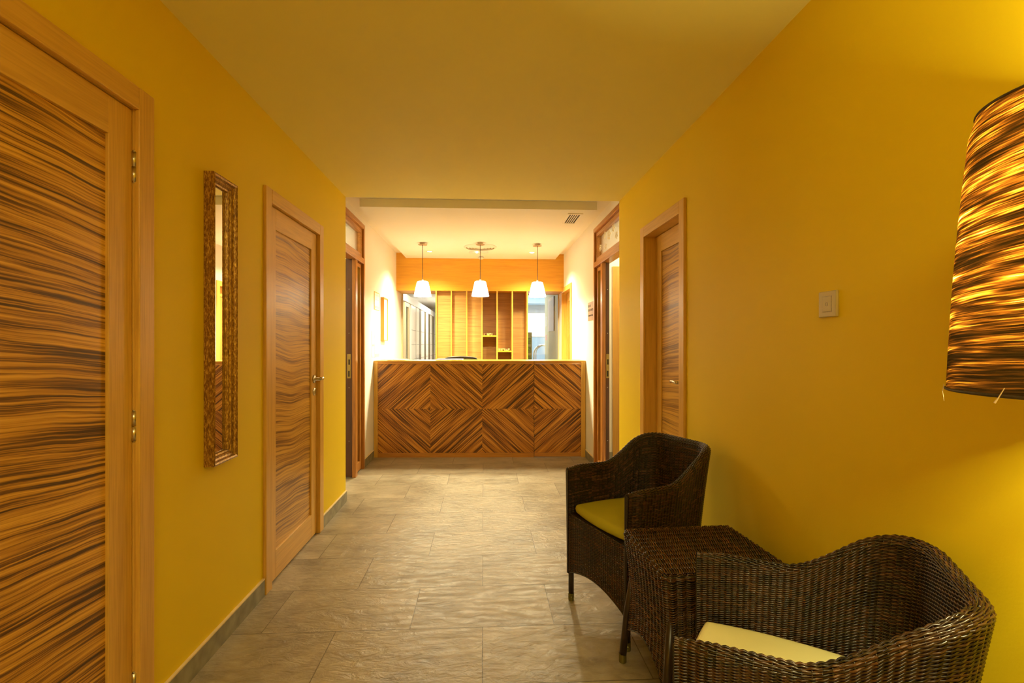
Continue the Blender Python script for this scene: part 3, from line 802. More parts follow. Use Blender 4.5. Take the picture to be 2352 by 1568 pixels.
obj('notice_sheet', Bx(1.152, 1.1545, 8.98, 9.10, 1.60, 1.78), 'paper', label='small white notice sheet beyond the large notice board', cat='notice')
obj('notice_sheet', Bx(1.152, 1.1545, 8.90, 9.15, 1.34, 1.44), 'pink', label='small pink notice on the pale green wall', cat='notice')

# ------------------------------------------------------------------ reception counter
import math as _m
P0, P1 = (-1.236, 5.605), (1.152, 5.505)
CL = _m.hypot(P1[0] - P0[0], P1[1] - P0[1]); CA = _m.atan2(P1[1] - P0[1], P1[0] - P0[0])
ct = thing('reception_counter', 'reception counter with zebra-striped diamond veneer front across the lobby', 'counter', (P0[0], P0[1], 0), CA)
def cobj(name, mb, mat, parent=ct, **k):
    R = root_matrix(ct)
    mb.v = [tuple(R @ Vector(p)) for p in mb.v]
    return obj(name, mb, mat, parent=parent, **k)
TZ = 1.088
GX = 1.806                     # seam of the hinged gate section
cobj('seam_light_stop', Bx(GX - 0.02, GX + 0.02, 0.0505, 0.056, 0.0, TZ - 0.012), 'darkgap')  # added dark strip blocks leaking light and stands in for shade in the seam
cobj('end_post', Bx(0.002, 0.045, 0, 0.06, 0, TZ - 0.002), 'oak_z', bevel=0.001)
cobj('end_post', Bx(CL - 0.052, CL - 0.002, 0, 0.06, 0, TZ - 0.002), 'oak_z', bevel=0.001)
cobj('front_panel', Bx(0.045, GX - 0.002, 0.006, 0.03, 0.050, TZ - 0.038), 'diamond', label='zebra-striped panel laid in mirrored diamonds')
gt = cobj('gate_panel', Bx(GX + 0.002, CL - 0.053, 0.006, 0.03, 0.050, TZ - 0.038), 'diamond', label='hinged gate section of the striped front')
cobj('top_rail', Bx(0.0452, GX - 0.002, 0.001, 0.05, TZ - 0.037, TZ - 0.011), 'ctop_x')
cobj('gate_rail', Bx(GX + 0.002, CL - 0.053, 0.001, 0.05, TZ - 0.036, TZ - 0.011), 'ctop_x', parent=gt)
cobj('plinth_rail', Bx(0.0452, GX - 0.002, 0.001, 0.05, 0.0, 0.049), 'ctop_x')
cobj('gate_foot_rail', Bx(GX + 0.002, CL - 0.053, 0.001, 0.05, 0.006, 0.049), 'ctop_x', parent=gt)
cobj('counter_top', Bx(0.002, GX, -0.004, 0.42, TZ - 0.0105, TZ), 'fascia', bevel=0.001)
cobj('counter_top', Bx(GX + 0.002, CL - 0.002, -0.004, 0.42, TZ - 0.0105, TZ), 'fascia', bevel=0.001)
cobj('counter_back', Bx(0.06, GX - 0.03, 0.34, 0.36, 0, TZ - 0.011), 'oak_x')

def sheet(x0, x1, y0, y1, z, n, label):
    mb = MB()
    for k in range(n):
        d = 0.002 * ((k * 7) % 5)
        mb.box(x0 + d, x1 + d, y0 + d, y1 + d, z + k * 0.0012, z + k * 0.0012 + 0.0011)
    obj('paper_stack', mb, 'paper', label=label, cat='papers')
sheet(-1.10, -0.90, 5.66, 5.93, TZ + 0.0005, 8, 'low stack of white paper at the left end of the counter top')
sheet(-0.55, -0.25, 5.66, 5.92, TZ + 0.0005, 9, 'white papers on the counter top in front of the office chair')

# office chair behind the counter
oc = thing('office_chair', 'dark grey mesh office chair with its back just above the counter', 'office chair', (-0.29, 6.35, 0))
bb = MB(); pts = []
for k in range(25):
    a = PI * k / 24
    x = -0.20 * math.cos(a); z = 1.055 + 0.055 * (math.sin(a) ** 0.35 if math.sin(a) > 0 else 0)
    pts.append((-0.29 + x, 6.30 + 0.5 * x * x, z))
pts = [(-0.49, 6.33, 0.62)] + pts + [(-0.09, 6.33, 0.62)]
obj('back_frame', MB().tube(pts, 0.011, 10), 'black', parent=oc, smooth=True)
nx = 22; vs = []; fs = []
for j in range(2):
    for k in range(25):
        a = PI * k / 24
        x = -0.195 * math.cos(a)
        vs.append((-0.29 + x, 6.30 + 0.5 * x * x, 1.055 + 0.052 * (max(0, math.sin(a)) ** 0.35) if j else 0.62))
for k in range(24): fs.append((k, k + 1, 26 + k, 25 + k))
mb = MB().add(vs, fs)
mo = obj('mesh_back', mb, 'mesh', parent=oc); sm = mo.modifiers.new('t', 'SOLIDIFY'); sm.thickness = 0.006
obj('seat', Bx(-0.53, -0.05, 6.22, 6.68, 0.45, 0.52), 'mesh', parent=oc, bevel=0.03, seg=4)
obj('column', MB().tube([(-0.29, 6.45, 0.08), (-0.29, 6.45, 0.45)], 0.025, 14), 'black', parent=oc, smooth=True)
obj('back_support', MB().tube([(-0.29, 6.50, 0.44), (-0.29, 6.30, 0.46), (-0.29, 6.28, 0.62), (-0.29, 6.29, 0.8)], 0.014, 8), 'black', parent=oc, smooth=True)
for k in range(5):
    a = 2 * PI * k / 5 + 0.3
    q = (-0.29 + 0.26 * math.cos(a), 6.45 + 0.26 * math.sin(a))
    lg = obj('base_arm', MB().tube([(-0.29, 6.45, 0.10), (q[0], q[1], 0.065)], [0.022, 0.012], 8), 'black', parent=oc)
    obj('castor', MB().lathe([(0.0001, -0.012), (0.027, -0.012), (0.027, 0.012), (0.0001, 0.012)], (q[0], q[1], 0.0275), 14, 'x'), 'black', parent=lg)

# ------------------------------------------------------------------ things on the lobby walls
def poster(name, label, y0, y1, z0, z1, foot, footmat, lines, frame=None):
    r = thing(name, label, 'poster', (LL, (y0 + y1) / 2, z0))
    obj('sheet', Bx(LL + 0.0005, LL + 0.003, y0, y1, z0, z1), 'paper', parent=r)
    obj('footer_band', Bx(LL + 0.003, LL + 0.0038, y0 + 0.01, y1 - 0.01, z0 + 0.008, z0 + 0.008 + foot), footmat, parent=r, label='grey printed band')
    if lines:
        lb = MB(); z = z1 - 0.03
        while z > z0 + foot + 0.03:
            lb.box(LL + 0.003, LL + 0.0035, y0 + 0.02, y1 - 0.02 - 0.04 * random.random(), z, z + 0.003); z -= lines
        obj('printed_lines', lb, 'print', parent=r)
    if frame:
        fb = MB().box(LL + 0.0005, LL + 0.006, y0 - 0.006, y0, z0, z1).box(LL + 0.0005, LL + 0.006, y1, y1 + 0.006, z0, z1).box(LL + 0.0005, LL + 0.006, y0 - 0.006, y1 + 0.006, z1, z1 + 0.008).box(LL + 0.0005, LL + 0.006, y0 - 0.006, y1 + 0.006, z0 - 0.008, z0)
        obj('frame', fb, frame, parent=r)
poster('wall_notice', 'upper notice with a grey printed foot on the white left wall', 5.635, 5.895, 1.675, 1.865, 0.032, 'print', 0.05, 'oak_z')
poster('wall_notice', 'tall white lined notice with a purple-grey foot just above the counter end', 5.65, 5.905, 1.12, 1.50, 0.035, 'purple', 0.025, None)
poster('wall_notice', 'narrow white notice nearest the glazed screen on the left wall', 5.52, 5.636, 1.13, 1.425, 0.001, 'print', None, None)
obj('small_label', Bx(LL + 0.0031, LL + 0.004, 5.535, 5.625, 1.25, 1.272), 'purple', label='small purple-grey strip on the narrow white notice', cat='label')
pf = thing('picture_frame', 'deep honey wood box frame with a pale drawing on the white left wall', 'picture frame', (LL, 6.11, 1.31))
fb = MB().box(LL + 0.0005, LL + 0.042, 5.985, 5.997, 1.315, 1.84).box(LL + 0.0005, LL + 0.042, 6.223, 6.235, 1.315, 1.84).box(LL + 0.0005, LL + 0.042, 5.997, 6.223, 1.828, 1.84).box(LL + 0.0005, LL + 0.042, 5.997, 6.223, 1.315, 1.327)
obj('frame', fb, 'honey_z', parent=pf)
obj('picture', Bx(LL + 0.028, LL + 0.032, 5.997, 6.223, 1.327, 1.828), 'paper', parent=pf)
dr = MB()
for cz in (1.46, 1.70):
    p = [(LL + 0.0328, 6.11 + 0.05 * math.sin(3.1 * t), cz + 0.09 * (t - 0.5) + 0.02 * math.sin(9 * t)) for t in np.linspace(0, 1, 20)]
    dr.tube(p, 0.0012, 5)
dr.box(LL + 0.032, LL + 0.0328, 6.0, 6.22, 1.575, 1.577)
obj('drawing_lines', dr, 'print', parent=pf)

sg = thing('room_sign', 'brown treatment room sign with dark lettering on the white right wall', 'sign', (LR, 5.22, 1.53))
obj('sign_plate', Bx(LR - 0.0005, LR - 0.006, 5.075, 5.372, 1.53, 1.728), 'sign', parent=sg, bevel=0.001)
def text_obj(s, x, y, z, size, sx):
    cu = bpy.data.curves.new('t', 'FONT'); cu.body = s; cu.size = size; cu.extrude = 0.0004; cu.align_x = 'LEFT'
    t = bpy.data.objects.new('t', cu); COL.objects.link(t)
    bpy.context.view_layer.update()
    me = bpy.data.meshes.new_from_object(t.evaluated_get(bpy.context.evaluated_depsgraph_get()))
    bpy.data.objects.remove(t)
    # text x -> world -Y, text y -> world Z, text normal -> world -X
    Mx = Matrix(((0, 0, -1, x), (-sx, 0, 0, y), (0, 1, 0, z), (0, 0, 0, 1)))
    me.transform(Mx)
    return me
for s_, z_, h_, w_ in (('SALA DE', 1.675, 0.030, 0.95), ('TRACTAMENTS', 1.630, 0.030, 0.95), ('Treatment Rooms', 1.575, 0.027, 0.95)):
    obj('lettering', text_obj(s_, LR - 0.0068, 5.360, z_, h_ * 1.25, w_), 'ink', parent=sg, label='lettering ' + s_)

# ------------------------------------------------------------------ pendants and ceiling fittings
def pendant():
    x, y = -0.735, 5.98
    r = thing('pendant_lamp', 'left one of three white cone pendant lamps over the counter, above the cabin window', 'pendant lamp', (x, y, 1.85), group='white pendant lamps over the counter')
    obj('canopy', MB().lathe([(0.0001, PH - 0.024), (0.053, PH - 0.026), (0.055, PH - 0.022), (0.034, PH - 0.019), (0.034, PH)], (x, y, 0), 32), 'canopy', parent=r, smooth=False)
    obj('cord', MB().tube([(x, y, PH - 0.02), (x, y, 2.045)], 0.0035, 8), 'leg', parent=r, smooth=True)
    obj('neck', MB().lathe([(0.0001, 2.030), (0.013, 2.030), (0.011, 2.052), (0.0001, 2.054)], (x, y, 0), 16), 'whitemetal', parent=r)
    prof = [(0.010, 2.031), (0.058, 2.030), (0.068, 2.022), (0.087, 1.940), (0.105, 1.856), (0.1045, 1.850), (0.101, 1.856), (0.083, 1.940), (0.064, 2.018), (0.055, 2.025), (0.010, 2.026)]
    mb = MB(); k = len(prof); n = 40; vs = []; fs = []
    mb.lathe(prof, (x, y, 0), 40); mb.f = mb.f[:40 * (k - 1)]
    obj('lamp_shade', mb, 'opal', parent=r, smooth=True)
    return r
p1 = pendant()
def dup(root, dx, dy, label):
    r = root.copy(); COL.objects.link(r); r.location = (root.location.x + dx, root.location.y + dy, root.location.z); r['label'] = label
    for ch in list(root.children):
        c = ch.copy(); COL.objects.link(c); c.parent = r
        for g in ch.children:
            d = g.copy(); COL.objects.link(d); d.parent = c
    return r
dup(p1, 0.694, -0.05, 'middle one of three white cone pendant lamps over the counter, under the round ceiling diffuser')
dup(p1, 1.389, 0.0, 'right one of three white cone pendant lamps over the counter, nearest the white right wall')

for i, (x, lb) in enumerate(((-0.71, 'glowing recessed downlight beside the left pendant lamp'), (0.641, 'glowing recessed downlight beside the right pendant lamp'))):
    r = thing('recessed_downlight', lb, 'downlight', (x, 6.52, PH), group='recessed downlights in the dropped ceiling')
    mb = MB().lathe([(0.030, PH - 0.002), (0.033, PH - 0.006), (0.043, PH - 0.003), (0.043, PH + 0.001)], (x, 6.52, 0), 28); mb.f = mb.f[:28 * 3]
    obj('trim_ring', mb, 'whitemetal', parent=r)
    obj('lens', MB().lathe([(0.0001, PH - 0.004), (0.029, PH - 0.003), (0.029, PH - 0.0005), (0.0001, PH - 0.0005)], (x, 6.52, 0), 28), 'spot', parent=r)

r = thing('round_air_diffuser', 'round ringed air diffuser in the dropped ceiling above the middle pendant', 'air diffuser', (-0.043, 6.20, PH))
for k, (ra, rb) in enumerate(((0.207, 0.178), (0.166, 0.140), (0.128, 0.104), (0.092, 0.066))):
    z0 = PH - 0.004 - 0.002 * k
    mb = MB().lathe([(ra, z0 + 0.003), (ra, z0), (rb, z0 - 0.010), (rb, z0 - 0.007), (ra, z0 + 0.003)], (-0.043, 6.20, 0), 48); mb.f = mb.f[:48 * 4]
    obj('ring', mb, 'whitemetal', parent=r, smooth=False)
obj('backing', MB().lathe([(0.0001, PH - 0.001), (0.200, PH - 0.001), (0.200, PH - 0.0002), (0.0001, PH - 0.0002)], (-0.043, 6.20, 0), 40), 'cream_plastic', parent=r)
obj('centre_plate', MB().lathe([(0.0001, PH - 0.016), (0.052, PH - 0.014), (0.052, PH - 0.002), (0.0001, PH - 0.002)], (-0.043, 6.20, 0), 32), 'whitemetal', parent=r)

r = thing('emergency_light', 'slim emergency light with a greenish lit dot behind the round diffuser', 'emergency light', (-0.066, 6.53, PH))
obj('housing', Bx(-0.197, 0.065, 6.50, 6.56, PH - 0.018, PH - 0.0005), 'whitemetal', parent=r, bevel=0.004)
obj('lit_dot', MB().lathe([(0.0001, -0.003), (0.012, -0.002), (0.012, 0), (0.0001, 0)], (-0.09, 6.49, PH - 0.012), 14, 'y'), 'led', parent=r)
r = thing('smoke_detector', 'white smoke detector hanging at the far edge of the dropped ceiling', 'smoke detector', (-0.037, 6.84, PH))
obj('mount', MB().lathe([(0.0001, PH - 0.014), (0.052, PH - 0.014), (0.054, PH - 0.0005), (0.0001, PH - 0.0005)], (-0.037, 6.84, 0), 28), 'whitemetal', parent=r)
obj('sensor_ring', MB().lathe([(0.0001, PH - 0.020), (0.040, PH - 0.020), (0.040, PH - 0.0145), (0.0001, PH - 0.0145)], (-0.037, 6.84, 0), 28), 'black', parent=r)
obj('cap', MB().lathe([(0.0001, PH - 0.046), (0.026, PH - 0.042), (0.036, PH - 0.030), (0.040, PH - 0.0205), (0.0001, PH - 0.0205)], (-0.037, 6.84, 0), 28), 'whitemetal', parent=r, smooth=True)

# slatted air grille
gx0, gx1, gy0, gy1 = 0.785, 0.930, 4.555, 4.92
r = thing('ceiling_grille', 'white slatted air grille in the dropped ceiling near the right wall', 'air grille', ((gx0 + gx1) / 2, (gy0 + gy1) / 2, PH))
t = 0.022
obj('frame', MB().box(gx0, gx0 + t, gy0, gy1, PH - 0.008, PH - 0.0005).box(gx1 - t, gx1, gy0, gy1, PH - 0.008, PH - 0.0005).box(gx0 + t, gx1 - t, gy0, gy0 + t, PH - 0.008, PH - 0.0005).box(gx0 + t, gx1 - t, gy1 - t, gy1, PH - 0.008, PH - 0.0005), 'whitemetal', parent=r)
obj('backing', Bx(gx0 + t, gx1 - t, gy0 + t, gy1 - t, PH - 0.0015, PH - 0.0005), 'darkgap', parent=r)
for k in range(4):
    x = gx0 + t + 0.0202 + k * 0.0202
    obj('slat', MB().box(x - 0.0045, x + 0.0045, gy0 + t, gy1 - t, PH - 0.0045, PH - 0.0025), 'whitemetal', parent=r)

# ------------------------------------------------------------------ switch, mirror
r = thing('light_switch', 'square cream light switch on the yellow right wall', 'light switch', (XR, 1.553, 1.367))
obj('plate', Bx(XR - 0.0005, XR - 0.010, 1.512, 1.595, 1.367, 1.452), 'cream_plastic', parent=r, bevel=0.003, seg=3)
k = obj('rocker', Bx(XR - 0.010, XR - 0.0115, 1.533, 1.574, 1.385, 1.434), 'cream_plastic', parent=r, bevel=0.001)
obj('rocker_gap', MB().box(XR - 0.0101, XR - 0.0106, 1.5315, 1.5755, 1.3835, 1.4355), 'print', parent=r)
mb = MB().lathe([(0.0065, 0), (0.0065, 0.0006), (0.0055, 0.0006), (0.0055, 0)], (0, 0, 0), 20, 'x'); mb.f = mb.f[:60]
mb.v = [(XR - 0.0115 - p[0], 1.5535 + p[1], 1.4095 + p[2]) for p in mb.v]
obj('ring_mark', mb, 'print', parent=k)

my0, my1, mz0, mz1 = 2.030, 2.222, 0.785, 1.972
r = thing('wall_mirror', 'tall narrow mirror in a worn gilt frame on the yellow left wall', 'mirror', (XL, (my0 + my1) / 2, mz0))
prof = [(0.0, 0.0005), (0.0, 0.040), (0.006, 0.043), (0.012, 0.040), (0.017, 0.031), (0.024, 0.026), (0.030, 0.028), (0.034, 0.022), (0.040, 0.020), (0.044, 0.012), (0.044, 0.0005)]
mb = MB(); vs = []; fs = []
k = len(prof)
for (yy, zz, sy, sz) in ((my0, mz0, 1, 1), (my1, mz0, -1, 1), (my1, mz1, -1, -1), (my0, mz1, 1, -1)):
    for a, h in prof: vs.append((XL + h, yy + sy * a, zz + sz * a))
for i in range(4):
    j = (i + 1) % 4
    for q in range(k - 1): fs.append((i * k + q, j * k + q, j * k + q + 1, i * k + q + 1))
mb.add(vs, fs)
obj('mirror_frame', mb, 'gilt', parent=r)
obj('mirror_glass', Bx(XL + 0.002, XL + 0.010, my0 + 0.040, my1 - 0.040, mz0 + 0.040, mz1 - 0.040), 'mirror', parent=r)

# ------------------------------------------------------------------ wicker weaving
def weave_mesh(name, grids, stakes, spc=4, sides=5, rib=0.30):
    """grids: list of (P[rows,cols,3], Nrm[rows,cols,3], parity0). Strands follow the rows and wave over and under
    the stakes, which stand every spc columns."""
    V = []; F = []; UV = []; base = 0
    for gi, (P, Nn, par, sr, am) in enumerate(grids):
        R, Cn, _ = P.shape
        ph = np.arange(Cn) / spc
        rows = np.arange(R)[:, None]
        wv = np.cos(PI * (ph[None, :] - 0.0) + PI * (rows + par))
        wv = np.sign(wv) * np.abs(wv) ** 0.75
        wv = wv * (1 - rib * 0.6) + rib * ((2 * np.abs(np.cos(PI * ph)) - 1.2) if spc == 8 else np.cos(2 * PI * ph))[None, :]
        T = np.gradient(P, axis=1); T /= np.linalg.norm(T, axis=2, keepdims=True) + 1e-12
        Bn = np.cross(T, Nn); Bn /= np.linalg.norm(Bn, axis=2, keepdims=True) + 1e-12
        jit = rng.normal(0, 0.0003, (R, 1, 1))
        C = P + Nn * (am * wv[..., None]) + Bn * jit
        th = np.arange(sides) * 2 * PI / sides
        ring = C[:, :, None, :] + sr * (np.cos(th)[None, None, :, None] * Nn[:, :, None, :] + np.sin(th)[None, None, :, None] * Bn[:, :, None, :])
        V.append(ring.reshape(-1, 3))
        idx = base + np.arange(R * Cn * sides).reshape(R, Cn, sides)
        nx_ = np.roll(idx, -1, axis=2)
        a = idx[:, :-1]; b_ = nx_[:, :-1]; c = nx_[:, 1:]; d = idx[:, 1:]
        F.append(np.stack([a, b_, c, d], -1).reshape(-1, 4))
        u = np.broadcast_to((np.arange(Cn - 1) / spc)[None, :, None], (R, Cn - 1, sides))
        v = np.broadcast_to((np.arange(R) + 0.5 + 1000 * gi)[:, None, None], (R, Cn - 1, sides))
        uv = np.stack([np.stack([u, v], -1), np.stack([u, v], -1), np.stack([u + 1 / spc - 1e-3, v], -1), np.stack([u + 1 / spc - 1e-3, v], -1)], -2)
        UV.append(uv.reshape(-1, 2))
        base += R * Cn * sides
    for (P, rad) in stakes:               # polylines
        P = np.asarray(P); L = len(P); sd = 5
        T = np.gradient(P, axis=0); T /= np.linalg.norm(T, axis=1, keepdims=True) + 1e-12
        ref = np.array([0.31, 0.95, 0.05]); A = np.cross(T, ref)
        bad = np.linalg.norm(A, axis=1) < 0.2
        A[bad] = np.cross(T[bad], np.array([0.9, 0.1, 0.4]))
        A /= np.linalg.norm(A, axis=1, keepdims=True); B2 = np.cross(T, A)
        th = np.arange(sd) * 2 * PI / sd
        ring = P[:, None] + rad * (np.cos(th)[None, :, None] * A[:, None] + np.sin(th)[None, :, None] * B2[:, None])
        V.append(ring.reshape(-1, 3))
        idx = base + np.arange(L * sd).reshape(L, sd); nx_ = np.roll(idx, -1, axis=1)
        f = np.stack([idx[:-1], nx_[:-1], nx_[1:], idx[1:]], -1).reshape(-1, 4)
        F.append(f); UV.append(np.tile([[3.5, 7000.5]], (len(f) * 4, 1)).astype(float) + 0)
        base += L * sd
    V = np.concatenate(V); F = np.concatenate(F); UV = np.concatenate(UV)
    me = bpy.data.meshes.new(name)
    me.vertices.add(len(V)); me.vertices.foreach_set('co', V.astype(np.float32).ravel())
    me.loops.add(len(F) * 4); me.loops.foreach_set('vertex_index', F.astype(np.int32).ravel())
    me.polygons.add(len(F)); me.polygons.foreach_set('loop_start', np.arange(0, len(F) * 4, 4, dtype=np.int32))
    me.polygons.foreach_set('use_smooth', np.ones(len(F), dtype=bool))
    uvl = me.uv_layers.new(name='UVMap'); uvl.data.foreach_set('uv', UV.astype(np.float32).ravel())
    me.update(calc_edges=True)
    return me

def resample(pts, n=None, step=None):
    pts = np.asarray(pts, float)
    d = np.r_[0, np.cumsum(np.linalg.norm(np.diff(pts, axis=0), axis=1))]
    if n is None: n = int(round(d[-1] / step)) + 1
    s = np.linspace(0, d[-1], n)
    return np.stack([np.interp(s, d, pts[:, k]) for k in range(pts.shape[1])], 1)

STEP = 0.0164 / 4
PITCH = 0.0041

def u_plan(hw_f, hw_b, depth, rc, bulge):
    """plan outline of the chair shell: front left -> back -> front right. y = 0 is the front."""
    pts = [(-hw_f, 0.0)]
    for t in np.linspace(0.05, 1, 12): pts.append((-(hw_f + (hw_b - hw_f) * t), (depth - rc) * t))
    for a in np.linspace(0, PI / 2, 16)[1:]:
        pts.append((-(hw_b - rc) - rc * math.cos(a), depth - rc + rc * math.sin(a) * 1.0))
    half = pts[:]
    for p in reversed(half[:-1] if abs(half[-1][0]) < 1e-6 else half): pts.append((-p[0], p[1]))
    pts = np.array(pts)
    pts[:, 1] += bulge * np.clip(1 - (pts[:, 0] / (hw_b + 1e-6)) ** 2, 0, 1) * (pts[:, 1] > depth - rc)
    return pts

def smooth01(t): t = np.clip(t, 0, 1); return t * t * (3 - 2 * t)

def chair_meshes():
    top = resample(u_plan(0.228, 0.214, 0.500, 0.105, 0.015), step=0.002)
    n = int(round(np.sum(np.linalg.norm(np.diff(top, axis=0), axis=1)) / STEP)) + 1
    n = (n // 4) * 4 + 1
    top = resample(top, n=n)
    bot = resample(resample(u_plan(0.226, 0.195, 0.455, 0.085, 0.0), step=0.002), n=n)
    for _ in range(3):
        top[1:-1] = (top[:-2] + 2 * top[1:-1] + top[2:]) / 4
    ytop = top[:, 1]
    zt = 0.646 + 0.142 * smooth01((ytop - 0.215) / 0.285)
    xs = np.abs(bot[:, 0])
    # lower edge: legs at the corners with shallow arches between them
    s = np.linspace(0, 1, n)
    corners = [0.0, 0.355, 0.645, 1.0]
    zb = np.full(n, 0.150)
    for a, b_ in zip(corners[:-1], corners[1:]):
        m_ = (s >= a) & (s <= b_); tt = (s[m_] - a) / (b_ - a)
        zb[m_] = 0.135 + 0.060 * np.sin(PI * tt) ** 0.8
    H = (zt - zb).max()
    R = int(H / PITCH)
    v = np.linspace(0, 1, R)
    # height-wise: legs part vertical, upper part flares
    Z = zb[None, :] + v[:, None] * (zt - zb)[None, :]
    k = np.clip(Z / zt[None, :], 0, 1) ** 1.6
    XY = bot[None] * (1 - k[..., None]) + top[None] * k[..., None]
    P = np.concatenate([XY, Z[..., None]], 2)
    dU = np.gradient(P, axis=1); dV = np.gradient(P, axis=0)
    Nn = np.cross(dU, dV); Nn /= np.linalg.norm(Nn, axis=2, keepdims=True) + 1e-12     # outward or inward
    cen = np.array([0, 0.25, 0.45])
    sg_ = np.sign(((P - cen) * Nn)[..., :2].sum(2).mean()); Nn *= sg_
    # rolled rim: arc that turns outward and down from the top of the wall
    rr_s = np.minimum(np.arange(n), n - 1 - np.arange(n)) * STEP
    rr = (0.0085 + 0.0085 * smooth01(rr_s / 0.08))[:, None]
    topP = P[-1]; Nh = Nn[-1].copy(); Nh[:, 2] = 0; Nh /= np.linalg.norm(Nh, axis=1, keepdims=True)
    na = int(0.016 * PI / PITCH) + 1
    PR = []; NR = []
    for a in np.linspace(PI * 0.95, 0.05 * PI, na):
        dirv = Nh * math.cos(a) + np.array([0, 0, 1.0]) * math.sin(a)
        PR.append(topP + Nh * rr + dirv * rr); NR.append(dirv)
    PR = np.array(PR); NR = np.array(NR)
    # outer skin, following the roll down the outside
    vv_ = v[::-1]
    NhA = Nn[::-1].copy(); NhA[..., 2] = 0; NhA /= np.linalg.norm(NhA, axis=2, keepdims=True)
    offs = 0.008 + (2 * rr[None, :, 0] - 0.008) * (vv_ ** 1.6)[:, None]
    PO = P[::-1] + NhA * offs[..., None]
    shell = [(P, -Nn, 0, 0.00235, 0.0021), (PR, NR, R % 2, 0.0024, 0.0021), (PO, NhA, (R + na) % 2, 0.00235, 0.0021)]
    st = []
    for c in range(0, n, 4):
        line = np.concatenate([P[::6, c], P[-1:, c], PR[::3, c], PO[::6, c], PO[-1:, c]])
        st.append((line, 0.0021))
    # front end borders of the arms
    for c in (0, n - 1):
        d = np.array([0, -0.0015, 0])
        k_ = np.linspace(0, 1, 5)
        for q in k_:
            inner, outer = P[::5, c], PO[::-1][::5, c]
            top_pt = topP[c] + Nh[c] * rr[c] + (Nh[c] * math.cos(PI * (1 - q)) + np.array([0, 0, 1]) * math.sin(PI * (1 - q))) * rr[c] * 0.8
            line = np.concatenate([inner * (1 - q) + outer * q, top_pt[None]])
            st.append((line + d, 0.0030))
    # lower border
    st.append((P[0] + np.array([0, 0, -0.002]), 0.0045))
    shell_me = weave_mesh('woven_shell', shell, st)
    # front apron
    na_ = int(round(0.468 / STEP)) // 4 * 4 + 1
    x = np.linspace(-0.232, 0.232, na_)
    zb2 = 0.135 + 0.055 * np.sin(PI * np.linspace(0, 1, na_)) ** 0.8
    Ra = int((0.432 - 0.135) / PITCH)
    vv = np.linspace(0, 1, Ra)
    Z = zb2[None] + vv[:, None] * (0.432 - zb2)[None]
    Pa = np.stack([np.broadcast_to(x[None], Z.shape), np.full(Z.shape, 0.004), Z], 2)
    Na = np.zeros_like(Pa); Na[..., 1] = -1
    st2 = [(np.concatenate([Pa[::6, c], Pa[-1:, c]]), 0.0021) for c in range(0, na_, 4)]
    st2.append((Pa[0] + np.array([0, 0, -0.002]), 0.0045))
    ap = weave_mesh('front_apron', [(Pa, Na, 0, 0.00235, 0.0021)], st2)
    # top roll of the apron (front seat edge)
    return shell_me, ap

shell_me, apron_me = chair_meshes()

def cushion_mesh(puff):
    bm = bmesh.new()
    nx, ny = 26, 26
    def outline(u, v):
        # u,v in -1..1, superellipse-like rounded trapezoid
        hw = 0.222 - 0.030 * (v + 1) / 2
        return hw
    vs = {}
    def P(u, v, top):
        # squircle mapping for rounded corners
        uu = u * math.sqrt(1 - 0.18 * v * v) if True else u
        vv_ = v * math.sqrt(1 - 0.18 * u * u)
        hw = 0.221 - 0.034 * (vv_ + 1) / 2
        x = uu * hw; y = 0.224 + vv_ * 0.222
        e = max(abs(u), abs(v))
        rim = (1 - min(1, (1 - e) / 0.10)) if e > 0.90 else 0
        th = 0.024 * math.sqrt(max(0, 1 - rim * rim))
        dome = 0.006 * (1 - u * u) * (1 - v * v) * puff
        z = 0.461 + (th + dome if top else -th)
        return (x, y, z)
    def co(i, n):
        t = -1 + 2 * i / n
        return math.copysign(1 - (1 - abs(t)) ** 1.5, t)
    for top in (0, 1):
        for i in range(nx + 1):
            for j in range(ny + 1):
                edge = i in (0, nx) or j in (0, ny)
                if edge and top: continue
                vs[(top, i, j)] = bm.verts.new(P(co(i, nx), co(j, ny), bool(top)) if not edge else (lambda q: (q[0], q[1], 0.461))(P(co(i, nx), co(j, ny), False)))
    g = lambda t, i, j: vs.get((t, i, j)) or vs[(0, i, j)]
    for top in (0, 1):
        for i in range(nx):
            for j in range(ny):
                f = [g(top, i, j), g(top, i + 1, j), g(top, i + 1, j + 1), g(top, i, j + 1)]
                try: bm.faces.new(f if top else f[::-1])
                except ValueError: pass
    me = bpy.data.meshes.new('seat_cushion'); bm.to_mesh(me); bm.free()
    for p in me.polygons: p.use_smooth = True
    return me
cush_me = cushion_mesh(1.0)

def link_child(name, me, mat, parent, label=None):
    o = bpy.data.objects.new(name, me); COL.objects.link(o); o.parent = parent
    if not me.materials: me.materials.append(M[mat])
    if label: o['label'] = label
    return o

def local_mesh(mb, smooth=False, name='part'):
    me = bpy.data.meshes.new(name); me.from_pydata([tuple(p) for p in mb.v], [], mb.f); me.update()
    bm = bmesh.new(); bm.from_mesh(me); bmesh.ops.recalc_face_normals(bm, faces=bm.faces[:]); bm.to_mesh(me); bm.free()
    if smooth:
        for p in me.polygons: p.use_smooth = True
    return me

